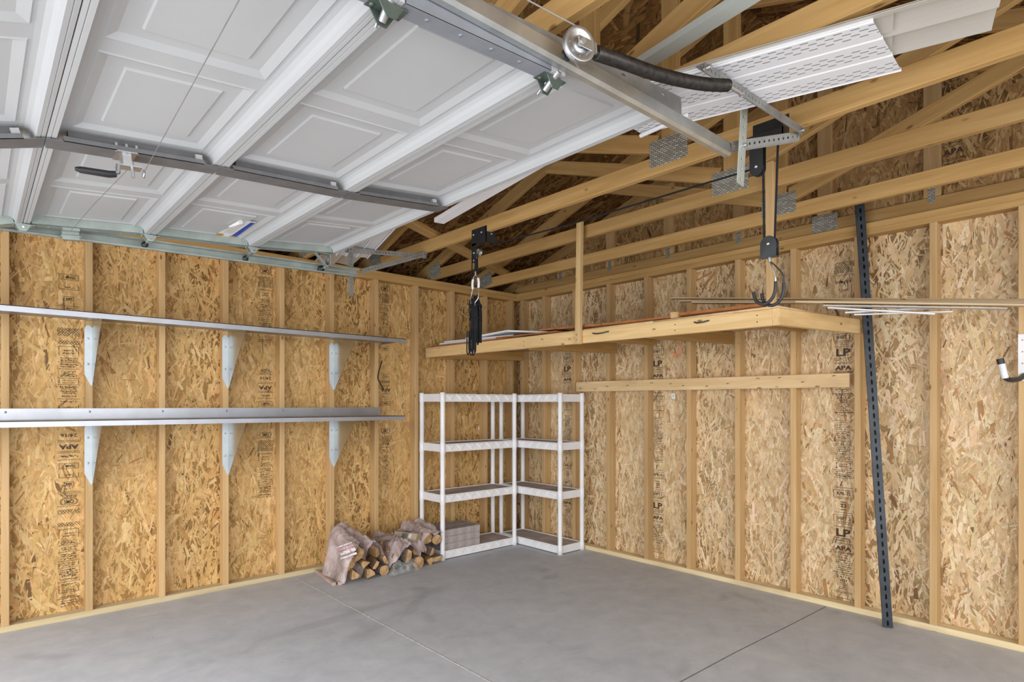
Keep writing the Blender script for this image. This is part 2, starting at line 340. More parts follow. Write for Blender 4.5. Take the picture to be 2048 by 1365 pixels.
# ------------------------------------------------------------------ strand board
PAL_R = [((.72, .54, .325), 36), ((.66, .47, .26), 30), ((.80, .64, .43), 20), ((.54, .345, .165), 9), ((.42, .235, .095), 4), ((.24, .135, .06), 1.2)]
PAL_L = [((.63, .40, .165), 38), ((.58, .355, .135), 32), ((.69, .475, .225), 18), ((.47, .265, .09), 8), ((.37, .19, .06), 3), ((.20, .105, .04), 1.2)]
PAL_G = [((.47, .295, .13), 34), ((.39, .23, .09), 30), ((.56, .38, .19), 18), ((.29, .16, .055), 12), ((.19, .10, .035), 5), ((.12, .06, .025), 1.5)]  # browner gable sheets, colours also darkened for the weaker light there
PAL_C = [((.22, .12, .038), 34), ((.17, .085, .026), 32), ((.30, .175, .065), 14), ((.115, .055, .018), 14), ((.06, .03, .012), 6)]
def osb(name, O, u, v, W, H, pal, seed, parent=None, dens=1.0, thick=.011, sig=22, big=1.0, clip=None):
    r = np.random.default_rng(seed); O = np.array(O, float); u = np.array(u, float); v = np.array(v, float); n = np.cross(u, v)
    A = W*H; cls = [(520, .055, .18, .011, .034), (1500, .03, .11, .005, .014), (1300, .012, .05, .0015, .005)]
    cen, L_, Wd, kk = [], [], [], []
    for k, (d, l0, l1, w0, w1) in enumerate(cls):
        c = int(A*d*dens); cen.append(r.random((c, 2))*(W, H)); L_.append(r.uniform(l0, l1, c)*big); Wd.append(r.uniform(w0, w1, c)*big); kk.append(np.full(c, k))
    cen = np.concatenate(cen); L_ = np.concatenate(L_); Wd = np.concatenate(Wd); kk = np.concatenate(kk); n_ = len(L_)
    ang = np.radians(90+r.normal(0, sig, n_)); m = r.random(n_) < .10; ang[m] = r.random(m.sum())*math.pi
    ca, sa = np.cos(ang), np.sin(ang)
    e = lambda s: r.uniform(0, s, n_)
    sh = np.stack([np.stack([-L_/2+e(.012)*big, -Wd/2*(1-e(.4))], 1), np.stack([-L_/2+e(.01), e(.3)*Wd], 1), np.stack([-L_/2+e(.02)*big, Wd/2*(1-e(.4))], 1),
                   np.stack([L_/2-e(.02)*big, Wd/2*(1-e(.4))], 1), np.stack([L_/2-e(.01), -e(.3)*Wd], 1), np.stack([L_/2-e(.012)*big, -Wd/2*(1-e(.4))], 1)], 1)
    bend = r.normal(0, .5, n_)[:, None]*sh[:, :, 0]**2; sh2 = sh.copy(); sh2[:, :, 1] += bend
    px = cen[:, None, 0]+sh2[:, :, 0]*ca[:, None]-sh2[:, :, 1]*sa[:, None]; py = cen[:, None, 1]+sh2[:, :, 0]*sa[:, None]+sh2[:, :, 1]*ca[:, None]
    px = np.clip(px, 0, W); py = np.clip(py, 0, H)
    z = .0002+.0011*np.clip(r.random(n_)*.8+.1*kk, 0, 1); zz = z[:, None]+r.uniform(-.00025, .00025, (n_, 6)); zz = np.maximum(zz, .0001)
    P = O+px[..., None]*u+py[..., None]*v+zz[..., None]*n
    cols = np.array([p[0] for p in pal]); wt = np.array([p[1] for p in pal], float); wt /= wt.sum()
    ci = r.choice(len(pal), n_, p=wt); sl = (kk == 2) & (r.random(n_) < .28); ci[sl] = r.choice([len(pal)-1, len(pal)-2, 2], sl.sum())
    col = cols[ci]*r.uniform(.89, 1.09, (n_, 1))*(1+r.normal(0, .025, (n_, 3)))
    base = [O, O+W*u, O+W*u+H*v, O+H*v]; bb = [p-n*thick for p in base]
    bv = np.array(base+bb); bf = [[0, 1, 2, 3], [7, 6, 5, 4], [0, 4, 5, 1], [1, 5, 6, 2], [2, 6, 7, 3], [3, 7, 4, 0]]
    allv = np.concatenate([bv, P.reshape(-1, 3)])
    if clip is not None:
        ok = clip(P.reshape(-1, 3)).reshape(n_, 6).all(1)
    o0 = allv[:8].mean(0); me = bpy.data.meshes.new(name)
    allv = allv-o0
    me.vertices.add(len(allv)); me.vertices.foreach_set('co', allv.ravel())
    nl = 24+n_*6; me.loops.add(nl); me.loops.foreach_set('vertex_index', np.concatenate([np.array(bf).ravel(), 8+np.arange(n_*6)]))
    me.polygons.add(6+n_); me.polygons.foreach_set('loop_start', np.concatenate([np.arange(6)*4, 24+np.arange(n_)*6]).astype(np.int32))
    me.update(calc_edges=True)
    bcol = cols[1]*.92
    fc = np.concatenate([np.tile(bcol, (6, 1)), np.clip(col, .01, .95)]); fc = np.concatenate([fc, np.ones((len(fc), 1))], 1)
    at = me.attributes.new('strand', 'FLOAT_COLOR', 'FACE'); at.data.foreach_set('color', fc.ravel().astype(np.float32))
    uvl = me.uv_layers.new(name='grain'); uo = r.random((n_, 1, 2))*40; uv = np.concatenate([np.zeros((24, 2)), (sh+uo).reshape(-1, 2)])
    uvl.data.foreach_set('uv', uv.ravel().astype(np.float32))
    me.validate(); o = mesh_obj(name, me, M_['osb'], parent, Matrix.Translation(V(o0.tolist())))
    return o
# ------------------------------------------------------------------ ink printing
_tc = {}
def text_geo(s, bold=0.0):
    k = (s, bold)
    if k in _tc: return _tc[k]
    cu = bpy.data.curves.new('t', 'FONT'); cu.body = s; cu.size = 1; cu.align_x = 'CENTER'; cu.align_y = 'CENTER'; cu.offset = bold; cu.resolution_u = 2
    o = bpy.data.objects.new('t', cu); sc.collection.objects.link(o); dg = bpy.context.evaluated_depsgraph_get(); dg.update()
    me = bpy.data.meshes.new_from_object(o.evaluated_get(dg)); vs_ = [(p.co.x, p.co.y) for p in me.vertices]; fs = [tuple(p.vertices) for p in me.polygons]
    bpy.data.objects.remove(o); bpy.data.curves.remove(cu); bpy.data.meshes.remove(me)
    xs = [p[0] for p in vs_] or [0]; _tc[k] = (vs_, fs, max(xs)-min(xs), (max(xs)+min(xs))/2); return _tc[k]
class Print:
    """ink on a board face; local a to the right, b up"""
    def __init__(s, O, a, b, flip=False):
        s.O = V(O); s.a = V(a)*(-1 if flip else 1); s.b = V(b)*(-1 if flip else 1); s.mb = MB(); s.n = s.a.cross(s.b); s.flip = flip; s.k = 0
    def P(s, x, y, zl):       # zl is true height on the wall, x local
        s.k += 1
        return s.O+s.a*x+s.b*(y)+V((0, 0, zl))+s.n*(.0005)
    def text(s, txt, zl, h, width=None, x=0, bold=0.0, mi=0, sy=1.0):
        vs_, fs, W, xm = text_geo(txt, bold); kx = h*1.4 if width is None else width/W; ky = h*1.4*sy
        s.mb.add([s.P(x+(p[0]-xm)*kx, p[1]*ky, zl) for p in vs_], fs, mi)
    def rect(s, x0, x1, zl, y0, y1, mi=0): s.mb.add([s.P(x0, y0, zl), s.P(x1, y0, zl), s.P(x1, y1, zl), s.P(x0, y1, zl)], [(0, 1, 2, 3)], mi)
    def line(s, zl, wd=.115, th=.0022, mi=0): s.rect(-wd/2, wd/2, zl, -th/2, th/2, mi)
    def boxed(s, txt, zl, h, wd=.11, th=.0022):
        s.text(txt, zl, h, wd*.74, bold=.012)
        for y in (-h*.95, h*.95): s.rect(-wd/2, wd/2, zl, y-th/2, y+th/2)
        for x in (-wd/2, wd/2): s.rect(x-th/2, x+th/2, zl, -h*.95, h*.95)
    def scribble(s, zl, h=.011, wd=.10, mi=1, fill=.8):  # worn, unreadable small print
        x = -wd/2*fill
        while x < wd/2*fill:
            g = rnd.uniform(.002, .005)
            for q in range(rnd.choice((1, 2))):
                y = rnd.uniform(-h/2, h/4); s.rect(x, x+g, zl, y, y+rnd.uniform(.25, .6)*h, mi)
            x += g+rnd.choice((.0012, .0015, .004))
    def mesh_(s, zl, h, wd=.115):      # woven patch of ink
        nx = 16; ny = max(2, int(h/.008)); dx = wd/nx; dy = h/ny
        for i in range(nx):
            for j in range(ny):
                if rnd.random() < .12: continue
                x = -wd/2+i*dx; y = -h/2+j*dy; sgn = 1 if (i+j) % 2 else -1; t_ = .0016
                p, q = ((x, y), (x+dx, y+dy)) if sgn > 0 else ((x, y+dy), (x+dx, y))
                s.mb.add([s.P(p[0], p[1]-t_, zl), s.P(q[0], q[1]-t_, zl), s.P(q[0], q[1]+t_, zl), s.P(p[0], p[1]+t_, zl)], [(0, 1, 2, 3)], 0)
    def build(s, parent, name='board_printing'): return s.mb.build(name, [M_['ink'], M_['ink_faint']], parent)
# ================================================================== the setting
floor = MB(); floor.box((-9, -9, -.12), (.2, .2, 0)); fo = floor.build('floor', M_['concrete'], None, (0, 0, 0)); fo['kind'] = 'structure'
jb = MB(); 
for x in (-2.357,):
    jb.box((x-.0035, -9, .0002), (x+.0035, -.01, .0008), None, 0)
    jb.box((x+.0035, -9, .0002), (x+.0062, -.01, .0007), None, 1)
jb.build('control_joint', [M_['joint'], M_['crack']], fo)
jb = MB(); pts = [(-.01, -3.045), (-.5, -3.03), (-1.15, -3.004), (-1.7, -2.995), (-2.35, -3.0)]
for (xa, ya), (xb, yb) in zip(pts[:-1], pts[1:]):
    jb.bar((xa, ya, .0005), (xb, yb, .0005), (0, 0, 1), .0006, .005)
jb.build('control_joint', M_['crack'], fo)
gr = MB(); gr.box((-30, -30, -.2), (-9, 12, -.02)); gr.box((-9, -30, -.2), (12, -9, -.02)); go = gr.build('ground', M_['concrete']); go['kind'] = 'structure'
HB = 2.419          # underside of the double top plate
wl = struct('wall_left', (-2.5, .09, 0)); wr = struct('wall_right', (.09, -3, 0))
S16 = .4064
# left wall (runs along x)
board('bottom_plate', (-5.2, .0445, .019), (.089, .0445, .019), (0, 1, 0), .089, .038, M_['plate'], wl)
board('top_plate', (-5.2, .0445, HB+.019), (.089, .0445, HB+.019), (0, 1, 0), .089, .038, M_['truss'], wl)
board('top_plate', (-5.2, .0445, HB+.057), (.089, .0445, HB+.057), (0, 1, 0), .089, .038, M_['truss'], wl)
studs_l = [-4.0547+i*S16-.019 for i in range(-3, 10)]+[-.019-.045]
for i, x in enumerate(studs_l): board('stud', (x, .0445, .038), (x, .0445, HB), (0, 1, 0), .089, .038, M_['stud'], wl)
xe = [-5.2, -4.074, -2.855, -1.636, -.417, .101]
for i in range(5): osb('sheathing', (xe[i], .0905, 0), (1, 0, 0), (0, 0, 1), xe[i+1]-xe[i], HB+.09, PAL_L, 20+i, wl)
# right wall (runs along y), taller: gable on top
board('bottom_plate', (.0445, .0, .019), (.0445, -6.0, .019), (1, 0, 0), .089, .038, M_['plate'], wr)
board('top_plate', (.0445, 0, HB+.019), (.0445, -6.0, HB+.019), (1, 0, 0), .089, .038, M_['truss'], wr)
board('top_plate', (.0445, 0, HB+.057), (.0445, -6.0, HB+.057), (1, 0, 0), .089, .038, M_['truss'], wr)
studs_r = [-.065]+[-1.1803-i*S16-.019 for i in range(-2, 12)]
for i, y in enumerate(studs_r): board('stud', (.0445, y, .038), (.0445, y, HB), (1, 0, 0), .089, .038, M_['stud'], wr)
ye = [.09, -.787, -2.006, -3.226, -4.445, -5.664, -6.0]
for i in range(6): osb('sheathing', (.0905, ye[i], 0), (0, -1, 0), (0, 0, 1), ye[i]-ye[i+1], HB+.075, PAL_R, 40+i, wr)
SL = 1/3; PK = -2.93; RB = 2.58+.094
def zroof(y): return RB+SL*((-y) if y > PK else (y-2*PK))
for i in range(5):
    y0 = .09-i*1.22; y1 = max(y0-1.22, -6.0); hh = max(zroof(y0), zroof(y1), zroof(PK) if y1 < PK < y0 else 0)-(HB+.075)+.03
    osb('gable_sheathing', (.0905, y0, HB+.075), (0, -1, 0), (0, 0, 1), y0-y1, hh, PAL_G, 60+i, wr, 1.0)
# roof
rf = struct('ceiling', (-2.5, PK, 3.6))
c_ = math.cos(math.atan(SL)); s_ = math.sin(math.atan(SL)); LS = (.45-PK)/c_
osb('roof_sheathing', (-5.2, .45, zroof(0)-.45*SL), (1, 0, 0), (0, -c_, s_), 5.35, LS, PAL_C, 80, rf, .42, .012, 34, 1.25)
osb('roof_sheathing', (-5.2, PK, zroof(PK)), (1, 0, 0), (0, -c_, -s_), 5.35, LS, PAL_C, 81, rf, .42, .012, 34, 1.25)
ev = MB(); ev.box((-5.2, .101, 2.40), (.101, .47, 2.412)); ev.box((-5.2, .452, 2.412), (.101, .47, 2.53)); ev.box((.101, .09, 2.40), (.115, .47, 2.72)); eo_ = ev.build('trim_1', M_['vinyl']); eo_['kind'] = 'structure'
# ================================================================== trusses
def gang_plate(X, y0, y1, z0, z1, parent, rot=0):
    b = MB(); ym, zm = (y0+y1)/2, (z0+z1)/2; a, h = abs(y1-y0)/2, (z1-z0)/2
    b.box((-.0012, -a, -h), (0, a, h), Matrix.Translation((X, ym, zm)) @ Matrix.Rotation(rot, 4, 'X')); return b.build('connector_plate', M_['plate_metal'], parent)
def truss(X, label):
    T = thing('roof_truss', label, 'roof truss', (X+.019, PK, 2.497), 'roof trusses across the garage'); xc = X+.019; m = M_['truss']
    board('bottom_chord', (xc, .09, 2.5415), (xc, -5.95, 2.5415), (0, 0, 1), .089, .038, m, T)
    for sg in (1, -1):
        f = lambda y, z: V((xc, PK+sg*(y-PK), z))
        zc = lambda y: 2.58+.047-SL*y
        board('top_chord', f(.30, zc(.30)), f(PK+.0, zc(PK)), (0, 0, 1), .089, .038, m, T)
        board('web', f(-2.86, 2.645), f(-1.48, 3.105), (0, 0, 1), .089, .037, m, T)
        y0, y1 = PK+sg*(.05-PK), PK+sg*(-.13-PK)
        gang_plate(X, y0, y1, 2.505, 2.63, T, sg*-.25)
    board('king_post', (xc, PK, 2.587), (xc, PK, 3.53), (0, 1, 0), .089, .037, m, T)
    gang_plate(X-.0005, -2.82, -3.035, 2.532, 2.662, T)
    return T
tr = {}
tr['c3'] = truss(-.455, 'timber roof truss nearest the right wall, over back of loft')
tr['c2'] = truss(-1.065, 'timber roof truss that the two loft hanger posts are nailed to')
tr['c1'] = truss(-1.675, 'timber roof truss with the black rope hoist brackets fixed on it')
tr['c0'] = truss(-2.285, 'timber roof truss directly above the white perforated soffit panel')
tr['b1'] = truss(-2.895, 'timber roof truss above open garage door, behind the spring pulley')
# gable truss sits on the right wall
G = thing('roof_truss', 'gable end truss with flat studs standing on right wall plate', 'roof truss', (.07, PK, 2.495), 'roof trusses across the garage')
board('bottom_chord', (.07, .09, 2.5405), (.07, -5.95, 2.5405), (0, 0, 1), .089, .038, M_['truss'], G)
for sg in (1, -1):
    zc = lambda y: 2.58+.047-SL*y
    board('top_chord', (.07, PK+sg*(.30-PK), zc(.3)), (.07, PK, zc(PK)), (0, 0, 1), .089, .038, M_['truss'], G)
for k in range(-1, 8):
    y = -3.62+.61*k
    y = -3.62-.61+.61*k
    if y > -.3: continue
    board('gable_stud', (.07, y, 2.586), (.07, y, zroof(y)-.1), (0, 1, 0), .089, .037, M_['stud'], G)
    if abs(y+3.01) > .1: gang_plate(.0505, y-.018, y+.018, 2.55, 2.66, G)
gang_plate(.0505, -2.935, -3.095, 2.51, 2.625, G)
bz = 2.606
tag(board('diagonal_brace', (-2.33, -1.225, bz), (.0, -.075, bz), (0, 1, 0), .089, .037, M_['truss']), 'loose-end diagonal brace lying flat across tops of the bottom chords near left wall', 'timber brace')
# ================================================================== board printing
def lp_column(y, parent, name='board_printing', top=True, wd=.117):
    p = Print((.0890-.0016, y, 0), (0, -1, 0), (0, 0, 1)); 
    if top:
        p.mesh_(2.255, .075, wd*.95); p.line(2.205, wd); p.scribble(2.155, .03, wd); p.scribble(2.10, .02, wd*.6)
    p.line(1.835, wd); p.boxed('SHIFT 2', 1.79, .024, wd); p.line(1.757, wd); p.scribble(1.742, .016, wd*.7, 1, .5); p.line(1.727, wd)
    p.text('LP', 1.687, .043, .088, bold=.03, sy=1.15); p.scribble(1.652, .010, wd, 0); p.scribble(1.637, .010, wd, 0); p.line(1.622, wd); p.line(1.614, wd)
    p.text('APA', 1.585, .028, .10, bold=.03); p.line(1.561, wd); p.line(1.554, wd)
    p.scribble(1.44, .013, wd, 0); p.scribble(1.427, .008, wd*.7); p.line(1.414, wd, .004); p.scribble(1.404, .009, wd, 0)
    p.text('24/16', 1.388, .017, .085); p.text('W24', 1.368, .020, .05)
    for i in range(5): p.scribble(1.352-.0125*i, .009, wd*rnd.uniform(.45, .65))
    p.line(1.289, wd, .004); p.scribble(1.27, .007, wd*.6, 1, .5)
    p.line(1.235, wd); 
    for i in range(2): p.scribble(1.222-.014*i, .010, wd*.85)
    p.line(1.198, wd)
    for i in range(6): p.scribble(1.186-.0135*i, .010, wd*.85, 0 if i > 1 else 1)
    p.line(1.106, wd); p.scribble(1.094, .01, wd, 0); p.text('253 876-7620', 1.078, .014, .10); p.line(1.066, wd)
    for i in range(3): p.scribble(1.055-.0135*i, .010, wd*.85, 0)
    p.line(1.016, wd)
    for i in range(3): p.scribble(1.005-.0135*i, .010, wd)
    p.line(.965, wd)
    for sx in (-.042, .042):
        p.rect(sx-.001, sx+.001, .935, -.018, .018)
        for q in (-1, 1): p.mb.add([p.P(sx-.006, q*.013, .935), p.P(sx+.006, q*.013, .935), p.P(sx, q*.023, .935)], [(0, 1, 2)] if q > 0 else [(2, 1, 0)], 0)
    p.scribble(.943, .009, wd*.5); p.scribble(.929, .009, wd*.5); p.line(.905, wd)
    p.scribble(.892, .012, wd); p.line(.879, wd); p.scribble(.866, .014, wd, 0); p.line(.854, wd)
    p.mb.add([p.P(-.020, -.014, .81), p.P(-.014, -.014, .81), p.P(-.004, .022, .81), p.P(-.010, .022, .81)], [(0, 1, 2, 3)], 0)
    p.line(.788, wd); p.boxed('APR-15', .747, .024, wd); p.line(.715, wd)
    p.line(.692, .034, .005); p.text('23', .667, .024, .034, bold=.03); p.line(.642, .034, .005)
    p.line(.622, wd); p.boxed('SHIFT 2', .583, .024, wd); p.line(.548, wd); p.line(.527, wd)
    p.text('LP', .484, .043, .088, bold=.03, sy=1.15); p.scribble(.448, .010, wd, 0); p.scribble(.434, .010, wd, 0); p.line(.419, wd); p.line(.411, wd)
    p.text('APA', .382, .028, .10, bold=.03); p.line(.357, wd); p.line(.350, wd); p.scribble(.338, .008, wd*.7)
    p.text('24/16', .320, .018, .055); p.scribble(.302, .01, wd, 0); p.scribble(.288, .01, wd); p.line(.276, wd*.8)
    for i in range(3): p.scribble(.262-.013*i, .010, wd*.9, 0 if i == 2 else 1)
    p.line(.222, wd, .004); p.scribble(.208, .008, wd); p.text('24/16', .192, .016, .085); p.text('W24', .170, .020, .045)
    for i in range(4): p.scribble(.15-.0125*i, .009, wd*.55)
    p.line(.096, wd); p.line(.088, wd); p.line(.052, wd)
    return p.build(parent, name)
BLOCK = [('l', .0), ('q', -.03), ('l', -.055), ('m', -.115, .085), ('B', -.205), ('s', -.25), ('s', -.263), ('l', -.276), ('s', -.29), ('s', -.304), ('l', -.318), ('s', -.333), ('s', -.347), ('s', -.361), ('l', -.376),
         ('r', -.397), ('l', -.417), ('s', -.431), ('s', -.444), ('s', -.457), ('s', -.469), ('s', -.49), ('l', -.507), ('s', -.523), ('o', -.56), ('s', -.60), ('l', -.612), ('s', -.626), ('s', -.641), ('s', -.656),
         ('24', -.69), ('l', -.724), ('l', -.732), ('APA', -.762), ('l', -.792), ('l', -.80), ('s', -.822), ('l', -.845), ('b', -.885)]
COL1 = [('b', 2.147), ('o', 2.084), ('a', 2.012), ('l', 1.965), ('s', 1.95), ('l', 1.938), ('m', 1.80, .05), ('m', 1.735, .025)]+[(k[0], k[1]+1.885)+tuple(k[2:]) for k in BLOCK[4:30]]+[(k[0], k[1]+1.838)+tuple(k[2:]) for k in BLOCK[30:]]+[('o', .895), ('a', .84), ('l', .79), ('l', .78), ('s', .768), ('s', .757), ('q', .728), ('l', .70), ('m', .665, .028), ('m', .585, .025)]+[(k[0], k[1]+.73)+tuple(k[2:]) for k in BLOCK[4:30] if k[1]+.73 > .06]
COL2 = [(k[0], k[1]+2.40)+tuple(k[2:]) for k in BLOCK if not (k[1] < -.50 and k[1] > -.46)]
COL2 = [(k[0], k[1]+2.40)+tuple(k[2:]) for k in BLOCK[:22]]+[('s', 1.84), ('l', 1.825)]+[(k[0], k[1]+2.235)+tuple(k[2:]) for k in BLOCK[27:]]+[('s', 1.24), ('s', 1.225), ('l', 1.21)]+[(k[0], k[1]+1.14)+tuple(k[2:]) for k in BLOCK[1:23]]
def apa_column(x, parent, wd=.115, seq=COL1):     # printed upside down on the left wall boards
    p = Print((x, .089-.0016, 0), (1, 0, 0), (0, 0, 1), True)
    for it in seq:
        k, z = it[0], it[1]
        if k == 'l': p.line(z, wd)
        elif k == 's': p.scribble(z, .0115, wd*rnd.uniform(.75, 1), rnd.choice((0, 0, 1)))
        elif k == 'm': p.mesh_(z, it[2], wd)
        elif k == 'q':
            p.text('QMS', z, .022, .05, bold=.02)
            for r0 in (.0, .004):
                n = 28; P0 = [(math.copysign(.028, math.cos(a))+(.014+r0)*math.cos(a), (.016+r0)*math.sin(a)) for a in [2*math.pi*(i+.5)/n for i in range(n)]]
                for i in range(n):
                    a_, b__ = P0[i], P0[(i+1) % n]; p.mb.add([p.P(a_[0], a_[1], z), p.P(b__[0], b__[1], z), p.P(b__[0]*.96, b__[1]*.92, z), p.P(a_[0]*.96, a_[1]*.92, z)], [(0, 1, 2, 3)], 0)
        elif k == '24': p.text('24/16', z, .022, .085, bold=.01)
        elif k == 'APA': p.text('APA', z, .028, .10, bold=.03)
        elif k == 'b': p.boxed('TEAM C', z, .017, .10)
        elif k == 'B':
            for x_ in (-.05, .05): p.rect(x_-.0012, x_+.0012, z, -.028, .028)
            p.rect(-.05, .05, z, -.030, -.0275); p.scribble(z-.012, .011, .07); p.scribble(z+.004, .011, .06, 0)
        elif k == 'o':
            for x_ in (-.05, .05): p.rect(x_-.0012, x_+.0012, z, -.014, .014)
            p.line(z+(.0 if p.flip else 0)-.0, .10, .0022) if False else p.rect(-.05, .05, z, .013, .0152)
            p.scribble(z, .012, .06)
        elif k == 'a': p.boxed('APR', z, .013, .048); p.text('15', z, .013, .016, x=.045) if False else p.scribble(z, .01, .03)
        elif k == 'r':
            p.scribble(z+.007, .009, wd*.7); p.scribble(z-.007, .009, wd*.7)
            for x_ in (-.05, .05): p.rect(x_-.0015, x_+.0015, z, -.013, .013)
    return p.build(parent)
lp_column(-3.118, wr); lp_column(-1.668, wr, top=False, wd=.115); lp_column(-.632, wr, top=False, wd=.10)
pg = Print((.0874, -3.72, 0), (0, -1, 0), (0, 0, 1))
pg.line(3.27, .11); pg.line(3.255, .11); pg.boxed('APR-15', 3.21, .024, .11); pg.line(3.165, .11); pg.line(3.15, .11)
pg.text('LP', 2.94, .043, .088, bold=.03); pg.scribble(2.905, .012, .1, 0); pg.scribble(2.888, .012, .1, 0); pg.line(2.872, .11); pg.text('APA', 2.838, .032, .10, bold=.03); pg.line(2.80, .11); pg.line(2.79, .11)
pg.scribble(2.772, .012, .1, 0); pg.scribble(2.70, .012, .1, 0); pg.text('24/16', 2.675, .018, .085); pg.text('W24', 2.648, .02, .05); pg.build(wr)
apa_column(-3.765, wl); apa_column(-2.545, wl, .115, COL2); apa_column(-1.50, wl, .07, COL2)
# paper tags stapled to the walls
def paper_tag(p, n, label, wd=.035, hh=.045):
    b = MB(); p = V(p); n = V(n); a = V((0, 0, 1)).cross(n)
    f = lambda i, j, d: p+a*(i*wd/2)+V((0, 0, j*hh/2))+n*d
    g = [f(i, j, .002+.004*(i*i)*(j > 0)) for j in (-1, 0, 1) for i in (-1, 0, 1)]; g2 = [q+n*.0005 for q in g]
    fs = [(r*3+c, r*3+c+1, r*3+c+4, r*3+c+3) for r in range(2) for c in range(2)]
    b.add(g2, fs); b.add(g, [f_[::-1] for f_ in fs])
    for j in (.35, .1, -.15): b.add([f(-.5, j, .0032), f(.3, j, .0032), f(.3, j+.1, .0032), f(-.5, j+.1, .0032)], [(0, 1, 2, 3)], 1)
    tag(b.build('paper_tag', [M_['paper_white'], M_['ink_faint']]), label, 'tag')
paper_tag((.0885, -1.82, 1.412), (-1, 0, 0), 'small white paper tag stapled to right wall below the hook board')
paper_tag((-.437, .0885, 1.106), (0, -1, 0), 'tiny white paper tag stapled on left wall behind white shelving', .028, .034)
# ================================================================== garage door
DR = thing('garage_door', 'white raised-panel overhead garage door rolled open under the trusses', 'garage door', (-3.5, -2.12, 2.25))
Y0, Y1, YM = -3.425, -.878, -2.12
JN = [(-4.545, 2.045), (-4.038, 2.205), (-3.511, 2.252), (-2.978, 2.281), (-2.450, 2.331)]
HR = .040
class Sec:
    def __init__(s, k):
        s.a = V((JN[k][0], 0, JN[k][1])); b = V((JN[k+1][0], 0, JN[k+1][1])); s.e = (b-s.a); s.L = s.e.length; s.e.normalize(); s.n = V((0, 1, 0)).cross(s.e)*-1
        if s.n.z < 0: s.n = -s.n
    def P(s, u, y, h): return s.a+s.e*u+s.n*h+V((0, y, 0))
    def box(s, mb, u0, u1, y0, y1, h0, h1, mi=0):
        p = [s.P(u, y, h) for h in (h0, h1) for y in (y0, y1) for u in (u0, u1)]
        mb.add(p, [(0, 2, 3, 1), (4, 5, 7, 6), (0, 1, 5, 4), (2, 6, 7, 3), (0, 4, 6, 2), (1, 3, 7, 5)], mi)
def section(k):
    s = Sec(k); b = MB(); L = s.L
    prof = [(.0015, .05), (.0015, .0), (.012, 0), (.0135, .003), (.015, 0), (.027, .0), (.029, .018), (.034, .030), (.045, .0375), (.058, HR)]
    for mir in (0, 1):
        pp = [((L-u) if mir else u, h) for u, h in prof]
        vs_ = [s.P(u, y, h) for y in (Y0, Y1) for u, h in pp]; n = len(pp)
        b.add(vs_, [(i, i+1, n+i+1, n+i) if mir else (i+1, i, n+i, n+i+1) for i in range(n-1)])
        b.add(vs_[:n], [tuple(range(n))]); b.add(vs_[n:], [tuple(range(n))])
    u0, u1 = .058, L-.058; cw = (Y1-Y0)/4
    for c in range(4):
        ya, yb = Y0+c*cw, Y0+(c+1)*cw
        loops = []
        for iu, iy, h in ((0, 0, HR), (.008, .038, HR), (.012, .042, HR-.003), (.036, .068, HR+.007), (.080, .112, HR+.008), (.084, .117, HR+.002)):
            loops.append([(u0+iu, ya+iy, h), (u1-iu, ya+iy, h), (u1-iu, yb-iy, h), (u0+iu, yb-iy, h)])
        loops[0] = [(u0, ya, HR), (u1, ya, HR), (u1, yb, HR), (u0, yb, HR)]
        vs_ = [s.P(*q) for l in loops for q in l]; fs = []
        for i in range(len(loops)-1):
            for j in range(4): fs.append((i*4+j, i*4+(j+1) % 4, i*4+4+(j+1) % 4, i*4+4+j))
        m = (len(loops)-1)*4; fs.append((m, m+1, m+2, m+3)); b.add(vs_, fs)
    s.box(b, .0015, L-.0015, Y0, Y1, .056, .06)           # outside skin
    o = b.build('door_section', M_['door_white'], DR)
    # centre stile
    c = MB(); ua, ub = (.004 if k else .004), L-.004
    s.box(c, ua, ub, YM-.046, YM+.046, -.007, -.0045); s.box(c, .045, L-.06, YM-.046, YM-.0435, -.007, .010); s.box(c, .045, L-.06, YM+.0435, YM+.046, -.0045, .010)
    s.box(c, .062, L-.075, YM-.020, YM+.020, -.0045, HR)
    c.build('center_stile', M_['stile'], o)
    w_ = MB(); s.box(w_, L-.085, L-.062, YM-.036, YM-.010, -.001, .03); s.box(w_, .05, .062, YM-.02, YM+.02, -.003, .02); w_.build('stile_clip', M_['door_white'], o)
    # end stiles
    for yy, sg in ((Y1, -1), (Y0, 1)):
        if sg > 0 and k == 3: continue
        e = MB(); s.box(e, .032, L-.032, min(yy, yy+sg*.003), max(yy, yy+sg*.003), -.001, HR); s.box(e, .032, L-.032, min(yy, yy+sg*(.056 if sg < 0 else .05)), max(yy, yy+sg*(.056 if sg < 0 else .05)), -.002, .001)
        if sg < 0: s.box(e, .032, L-.032, min(yy+sg*.053, yy+sg*.056), max(yy+sg*.053, yy+sg*.056), -.001, HR)
        for uu in (.1, .2, .3, .4): e.lathe([(0, .002), (.005, .002), (.006, 0)], Matrix.Translation(s.P(uu, yy+sg*.02, -.002)) @ Matrix.Rotation(math.pi, 4, 'X'), 8)
        e.build('end_stile', M_['galv_green' if sg < 0 else 'stile_blue'], o)
    return s, o
SEC = [section(k) for k in range(4)]
